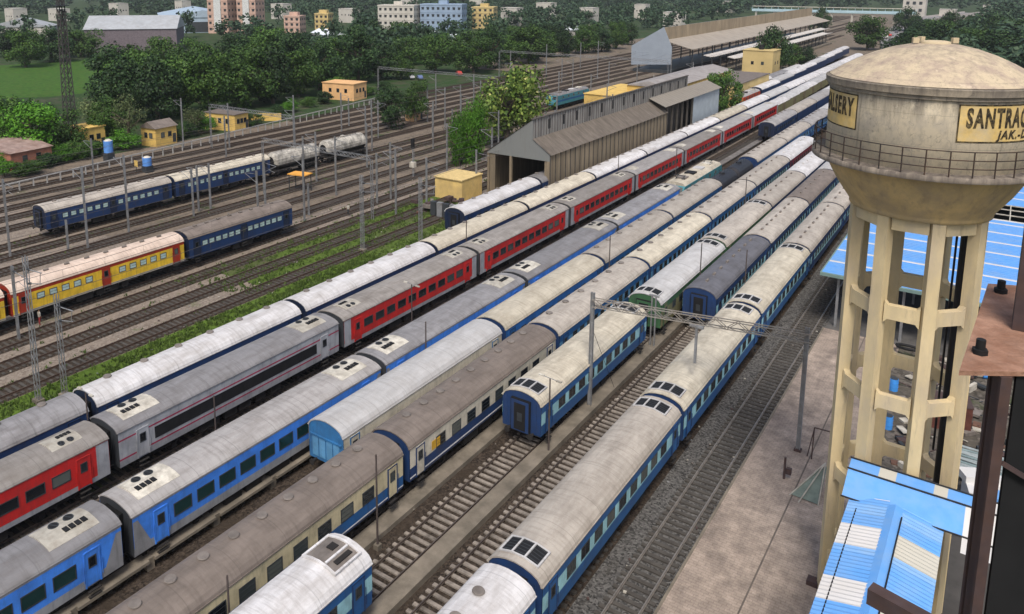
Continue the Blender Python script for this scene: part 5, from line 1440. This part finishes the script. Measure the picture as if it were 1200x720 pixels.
part('box', MB().bb(-1.4, 1.4, -1, 1, 0, 2.2), M('rust_red', (.10, .035, .025), .85, .3, 2), t); part('lid', MB().bb(-1.45, 1.45, -1.05, 1.05, 2.2, 2.3), m_rustd, t)
t = thing('tarpaulin_heap', 'white and blue sheeting heap beyond the pump house roof', 'heap', G(1.7, 62.0)+(.1,))
part('sheeting', MB().box(0, 0, .9, 4, 2.5, 1.6, .2).box(-1.2, .6, 1.9, 2.4, 1.2, .5, .5), m_blw, t); part('cover', MB().box(.6, -1.0, 1.3, 2.8, 1.2, 1.0, -.1), m_bl, t)
t = thing('black_hose', 'black hose bundle under the canopy edge behind the tower', 'hose', (-5.6, 84.5, .1))
hb = MB()
for k in range(10):
    a0, a1 = k*.6, (k+1)*.6; hb.tube((1.4*cos(a0), .8*sin(a0), .3+.06*k), (1.4*cos(a1), .8*sin(a1), .36+.06*k), .14, n=7)
part('coil', hb, m_blk, t)

def person(px, py, label, top, legs):
    """standing person: one skinned body with the clothing as two close shells"""
    t = thing('person', label, 'person', at(px, py), R.uniform(0, 6))
    J = [(0, 0, .95), (0, .01, 1.15), (0, 0, 1.42), (0, 0, 1.53), (0, -.02, 1.66), (0, -.01, 1.76),
         (.19, 0, 1.40), (.25, .02, 1.12), (.27, -.06, .88), (.28, -.08, .80), (-.19, 0, 1.40), (-.25, .02, 1.12), (-.26, -.08, .88), (-.27, -.11, .80),
         (.10, 0, .90), (.12, -.02, .50), (.12, .02, .08), (.13, -.14, .04), (-.10, 0, .90), (-.12, .06, .50), (-.12, .10, .08), (-.13, -.05, .04)]
    E_ = [(0, 1), (1, 2), (2, 3), (3, 4), (4, 5), (2, 6), (6, 7), (7, 8), (8, 9), (2, 10), (10, 11), (11, 12), (12, 13), (0, 14), (14, 15), (15, 16), (16, 17), (0, 18), (18, 19), (19, 20), (20, 21)]
    rad = [.15, .14, .15, .06, .10, .085, .075, .05, .038, .035, .075, .05, .038, .035, .10, .07, .05, .04, .10, .07, .05, .04]
    me = bpy.data.meshes.new('body'); me.from_pydata(J, E_, []); o = link('body', me, t)
    md = o.modifiers.new('skin', 'SKIN'); o.modifiers.new('smooth', 'SUBSURF').levels = 1
    for i, v in enumerate(me.skin_vertices[0].data): v.radius = (rad[i], rad[i]); v.use_root = (i == 0)
    bpy.context.view_layer.update()
    m2 = bpy.data.meshes.new_from_object(o.evaluated_get(bpy.context.evaluated_depsgraph_get()))
    o.modifiers.clear(); o.data = m2; m2.materials.clear()
    for mt_ in (M('skin_brown', (.18, .09, .05), .6), top, legs, M('hair_black', (.01, .009, .008), .6)): m2.materials.append(mt_)
    for p_ in m2.polygons:
        z, x_ = p_.center.z, abs(p_.center.x); p_.use_smooth = True
        p_.material_index = 3 if z > 1.69 else (0 if z > 1.52 or (x_ > .22 and z < 1.08) or z < .06 else (1 if z > .93 else 2))
    return t
person(47, 381, 'standing person in white shirt and dark red trousers near the lattice masts', m_acw, M('cloth_red', (.25, .03, .03), .8))
person(408, 252, 'standing person in pale shirt and dark trousers between the weed grown tracks', m_acw, m_frame)
person(905, 470, 'person in blue shirt standing on the platform near the gantry foot', m_drum, m_frame) if False else None

# litter along the tracks
rr = random.Random(21); lb_ = MB()
for k in range(900):
    x_ = rr.choice([rr.uniform(-29, -12.8), rr.uniform(-44, -40), rr.uniform(-72, -52), rr.uniform(-132, -76)]); y_ = rr.uniform(35, 150)
    z_ = -.2 if x_ < -12.6 else .12
    x_, y_ = G(x_, y_)
    lb_.box(x_, y_, z_, rr.uniform(.05, .22), rr.uniform(.05, .18), rr.uniform(.02, .08), rr.uniform(0, 3), rr.choice([0, 0, 1, 2, 3]))
o = link('litter', lb_.mesh('litter', [m_acw, m_vent, m_steel, m_rustd])); o['kind'] = 'stuff'

# ------------------------------------------------------------------ vegetation
def crown(seed, rx, rz, lumps, leaves, size, flat=1.0, column=False):
    """leaf faces scattered through uneven lumps about a centre"""
    r = random.Random(seed); b = MB()
    cs_ = []
    for k in range(lumps):
        u = r.uniform(-1, 1) if not column else r.uniform(-1, 1); a = r.uniform(0, 2*pi); rad = (1-u*u)**.5
        q = r.uniform(.35, .85)
        cs_.append((rx*q*rad*cos(a), rx*q*rad*sin(a), rz*q*u, r.uniform(.22, .42)*(rx if not column else rx*1.6)))
    for cx, cy, cz, cr in cs_:
        for j in range(leaves//lumps):
            d = Vector((r.gauss(0, 1), r.gauss(0, 1), r.gauss(0, 1))).normalized()
            k_ = r.uniform(.55, 1.05)
            c = Vector((cx, cy, cz))+Vector((d.x*cr, d.y*cr, d.z*cr*.85))*k_
            nn = (d+Vector((r.gauss(0, .5), r.gauss(0, .5), r.gauss(.3, .5)))).normalized()
            t1 = nn.orthogonal().normalized(); t2 = nn.cross(t1); an = r.uniform(0, pi)
            e1 = (t1*cos(an)+t2*sin(an))*size*r.uniform(.6, 1.3); e2 = (t2*cos(an)-t1*sin(an))*size*r.uniform(.4, .9)
            b.add([c-e1*.5, c+e2*.5, c+e1*.5, c-e2*.5], [(0, 1, 2, 3)])
    return b
def trunk(seed, h, r0, rx, rz, zc):
    r = random.Random(seed); b = MB(); b.tube((0, 0, -.4), (0, 0, zc*.7), r0, r0*.7, n=8); b.tube((0, 0, zc*.7), (.1, .1, zc+rz*.3), r0*.7, r0*.2, n=7)
    for k in range(6):
        a = r.uniform(0, 2*pi); b.tube((0, 0, zc*(.5+.07*k)), (rx*.6*cos(a), rx*.6*sin(a), zc+rz*r.uniform(-.2, .5)), r0*.4, r0*.1, n=6)
    return b
m_bark = M('bark', (.10, .08, .06), .9, .3, 3)
LM = {'dark': leafmat('leaf_dark', (.007, .020, .007), (.022, .050, .015), (.055, .10, .024)),
      'mid': leafmat('leaf_mid', (.013, .036, .008), (.042, .092, .016), (.095, .165, .028)),
      'bright': leafmat('leaf_bright', (.03, .09, .008), (.06, .17, .012), (.11, .26, .02)),
      'flower': leafmat('leaf_flower', (.025, .055, .01), (.075, .13, .02), (.19, .24, .05), (.52, .48, .20)),
      'pale': leafmat('leaf_pale', (.05, .07, .03), (.09, .12, .045), (.15, .18, .07)),
      'far': leafmat('leaf_far', (.014, .030, .018), (.03, .058, .03), (.06, .095, .045))}
CR = {}
def crown_mesh(kind, v):
    if (kind, v) not in CR:
        if kind == 'cypress': b, m = crown(50+v, .9, 1.0, 34, 5200, .10, column=True), LM['bright']
        elif kind == 'flower': b, m = crown(80, 1.0, 1.0, 34, 5200, .10), LM['flower']
        else:
            b, m = crown({'dark': 10, 'mid': 20, 'bright': 30, 'pale': 40, 'far': 60}[kind]+v, 1.0, 1.0, 30, 6000 if kind != 'pale' else 1500, .095), LM[kind]
        CR[(kind, v)] = b.mesh('crown', m)
    return CR[(kind, v)]
def trunk_mesh(v):
    if ('t', v) not in CR: CR[('t', v)] = trunk(v, 1, .045, .5, .3, .6).mesh('trunk', m_bark)
    return CR[('t', v)]
NT = [0]
def tree(x, y, h, rx, kind, label, group=None, name='broadleaf_tree', base=.22):
    NT[0] += 1; v = NT[0] % 3; h *= 1.25; rx *= 1.15
    t = thing(name, label, 'tree', (x, y, -.3), R.uniform(0, 6.28), group)
    tr_ = link('trunk', trunk_mesh(v), t); tr_.scale = (h, h, h)
    c = link('crown', crown_mesh(kind, v if kind not in ('flower',) else 0), t, (0, 0, h*(base+(1-base)/2)))
    c.scale = (rx*1.12, rx*1.12, h*(1-base)/2*1.12)
    return t
def treep(px, py, h, rx, kind, label, **k):
    p = at(px, py); return tree(p.x, p.y, h, rx, kind, label, **k)
treep(594, 170, 15.0, 6.6, 'flower', 'large tree dotted with pale yellow blossom beside the shed', name='flowering_tree', base=.08)
for px, py, h, lb in ((537, 193, 7.6, 'left'), (549, 190, 8.2, 'middle'), (560, 187, 8.6, 'right')):
    treep(px, py, h+1, 1.75, 'cypress', f'bright green pointed cypress, the {lb} one of three left of the shed', name='cypress_tree', base=.02)
treep(457, 150, 9.5, 3.9, 'dark', 'dark bushy tree right of the tank wagons', base=.05)
treep(487, 142, 9.0, 3.0, 'mid', 'narrower green bushy tree beside the small cream hut', base=.1)
tree(-64.5, 216, 10.5, 4.0, 'mid', 'round green tree beside the far end of the shed', base=.05)
treep(903, 88, 17, 6.0, 'dark', 'dark tree right of the yellow station rooms', base=.02)
treep(925, 80, 8.5, 4.2, 'mid', 'lower green tree right of the dark station tree', base=.05)
treep(945, 78, 6.5, 4.0, 'dark', 'low dark bush beside the far white roofs', base=.02)
treep(1016, 58, 14, 8.5, 'mid', 'round tree beyond the far end of the trains', base=.05)
treep(960, 40, 14, 6, 'dark', 'slender dark tree before the foot bridge', base=.02)
# trees of the left belt
treep(40, 182, 10, 5.2, 'bright', 'bright green spreading tree behind the low brick shed', base=.08)
treep(8, 172, 9, 5.0, 'mid', 'green tree cut by the left edge above the brick shed', base=.08)
treep(72, 178, 7.5, 4.0, 'mid', 'green bushy tree just left of the pylon foot', base=.05)
treep(110, 160, 8, 3.6, 'pale', 'thin pale trunked tree behind the small yellow hut', base=.3)
treep(152, 172, 9.5, 2.8, 'pale', 'slender pale tree left of the pitched yellow hut', base=.25)
treep(128, 168, 8.5, 3.5, 'mid', 'green tree behind the blue tank', base=.15)
treep(228, 158, 6, 2.6, 'pale', 'small pale tree right of the pitched hut', base=.2)
belt = [(150, 140, 15, 7, 'dark', 'biggest dark rounded tree above the pitched hut'), (185, 142, 13, 6.5, 'dark', 'dark tree rising behind the pitched yellow hut'),
        (205, 132, 14, 7, 'mid', 'broad green tree right above the pitched hut'), (245, 132, 13.5, 7, 'mid', 'broad green tree behind the long yellow hut'), (285, 126, 14, 7.5, 'mid', 'broad green tree right of the long yellow hut'),
        (320, 120, 13, 7, 'dark', 'dark tree above the low boundary wall'), (350, 112, 12, 6.5, 'mid', 'green tree left of the orange building'), (375, 104, 13, 6, 'dark', 'dark tree just left behind the orange building'),
        (420, 96, 16, 7.5, 'dark', 'tall dark tree right behind the orange building'), (445, 92, 12, 6, 'dark', 'dark tree at the right end of the tree belt'), (470, 92, 8, 4.5, 'mid', 'small tree by the parked van')]
for a in belt: treep(*a, base=.04)
belt2 = [(135, 118), (160, 124), (230, 116), (265, 112), (310, 108), (345, 100), (405, 88), (435, 82), (170, 110), (215, 105), (255, 100), (300, 98), (335, 92), (190, 88), (235, 84), (275, 82), (315, 80), (355, 82), (395, 78), (30, 78), (60, 72), (95, 66), (15, 66), (75, 88), (100, 92), (440, 62), (470, 60), (500, 62), (530, 70), (560, 66), (590, 62), (610, 60), (640, 55), (510, 84), (555, 84), (575, 80), (620, 74), (420, 72), (480, 75)]
for i, (px, py) in enumerate(belt2):
    if 60 < px < 115 and 84 < py < 95: continue
    kd = ('dark', 'mid', 'dark', 'mid', 'mid')[i % 5]
    treep(px, py, R.uniform(10, 14), R.uniform(6, 8.5), kd, f'{"dark" if kd == "dark" else "mid"} green tree in the tree belt beyond the back tracks', group='trees of the belt beyond the tracks', base=.04)
for i, (px, py) in enumerate(((600, 74), (622, 70), (640, 66), (662, 66), (683, 62), (705, 60), (722, 57), (655, 56), (690, 53), (735, 52))):
    treep(px, py, R.uniform(8, 12), R.uniform(5, 7), ('mid', 'dark')[i % 2], f'{("mid", "dark")[i % 2]} green tree at the yard edge left of the grey station wall', group='trees at the yard edge', base=.03)
rb = [(1075, 62), (1100, 58), (1130, 60), (1160, 56), (1190, 60), (1085, 48), (1115, 44), (1150, 42), (1180, 44), (1060, 40), (1140, 72), (1175, 78), (1205, 75), (1210, 48), (1065, 75), (1095, 75)]
for i, (px, py) in enumerate(rb):
    kd = ('dark', 'mid', 'dark')[i % 3]
    treep(px, py, R.uniform(11, 15), R.uniform(7, 10), kd, f'{"dark" if kd == "dark" else "mid"} green tree behind the water tower dome', group='trees behind the water tower', base=.04)

bushes = [(30, 205), (55, 196), (70, 190), (98, 186), (112, 182), (146, 176), (205, 164), (222, 160), (238, 156), (292, 148), (325, 140), (340, 132), (362, 126), (380, 122), (5, 208), (430, 112), (450, 106)]
for i, (px, py) in enumerate(bushes):
    treep(px, py-2, R.uniform(2.2, 3.6), R.uniform(1.8, 3.0), ('mid', 'dark', 'bright')[i % 3], f'low {("green", "dark green", "bright green")[i % 3]} bush in the scrub by the huts', group='scrub bushes by the huts', name='bush', base=.02)

# far woodland, one mass
rr = random.Random(33); wb = MB(); cnt = 0
tmpl = [crown(90+i, 1.0, 1.0, 14, 300, .26) for i in range(5)]
def blocked(x, y):
    if -195 < x < -25 and y < 1150 and x > -195-(y-300)*.02: return True
    if y < 330: return True
    # keep the field, the blocks and sheds in view
    for (cx_, cy_, rad) in ((-345, 365, 60), (-401, 524, 45), (-380, 540, 40), (-300, 545, 55), (-270, 560, 50), (-290, 440, 30), (-550, 610, 110), (-240, 430, 30), (-300, 300, 70), (-200, 420, 25)):
        if (x-cx_)**2+(y-cy_)**2 < rad*rad: return True
    return False
while cnt < 1500:
    d_ = 330+(rr.random()**1.3)*2300; a_ = radians(rr.uniform(-4, 54))
    x_, y_ = -d_*sin(a_), d_*cos(a_)
    if rr.random() < .12: x_ = rr.uniform(-20, 300); y_ = rr.uniform(300, 1600)
    if blocked(x_, y_): continue
    cnt += 1
    h_ = rr.uniform(9, 15); r_ = rr.uniform(6, 10)*(1 if d_ < 900 else 1.5)
    tb = rr.choice(tmpl); off = len(wb.v)
    x_, y_ = G(x_, y_); h_ *= 1.25; r_ *= 1.1
    wb.v += [(x_+vx*r_, y_+vy*r_, h_*.48+vz*h_*.52) for vx, vy, vz in tb.v]
    wb.f += [tuple(off+i for i in f) for f in tb.f]
wb.m = [0]*len(wb.f); wb.sm = [False]*len(wb.f)
o = link('woodland', wb.mesh('woodland', LM['far'])); o['kind'] = 'stuff'

# weeds
m_weedl = leafmat('leaf_weed', (.04, .07, .014), (.07, .115, .022), (.12, .17, .04))
rr = random.Random(44); gb = MB()
def tuft(x_, y_, s, z=-.3):
    for k in range(5):
        a = rr.uniform(0, 2*pi); l_ = s*rr.uniform(.6, 1.2); w = s*.25
        c = Vector((x_+rr.gauss(0, s*.4), y_+rr.gauss(0, s*.4), z)); e = Vector((cos(a), sin(a), 0))*w; t_ = Vector((rr.gauss(0, .3), rr.gauss(0, .3), 1))*l_
        gb.add([c-e, c+e, c+e*.4+t_, c-e*.4+t_], [(0, 1, 2, 3)])
for k in range(15000):
    q = rr.random()
    if q < .45: x_, y_ = rr.uniform(-62.2, -54.5), rr.uniform(40, 100)
    elif q < .85: x_, y_ = rr.uniform(-73, -53.5), rr.uniform(82, 130)
    else: x_, y_ = rr.choice([-64.9, -69.6, -73.5, -96.2, -100.8, -91.8, -78])+rr.gauss(0, .5), rr.uniform(50, 190)
    if abs(x_+57.0) < 1.9 and y_ > 100: continue
    dens = .5+.5*sin(x_*1.3+sin(y_*.21)*2)*sin(y_*.17+x_*.4)
    if rr.random() > dens+.25: continue
    tuft(*G(x_, y_), rr.uniform(.12, .32))
o = link('weeds', gb.mesh('weeds', m_weedl)); o['kind'] = 'stuff'

# ------------------------------------------------------------------ air
m = bpy.data.materials.new('haze_air'); m.use_nodes = True
n = m.node_tree.nodes; n.remove(n['Principled BSDF'])
pv = n.new('ShaderNodeVolumePrincipled'); pv.inputs['Color'].default_value = (.80, .86, .92, 1); pv.inputs['Density'].default_value = .00009
m.node_tree.links.new(pv.outputs[0], n['Material Output'].inputs['Volume'])
o = link('haze', MB().bb(-4100, 3600, -400, 6100, -1.6, 60).mesh('haze', m)); o['kind'] = 'stuff'
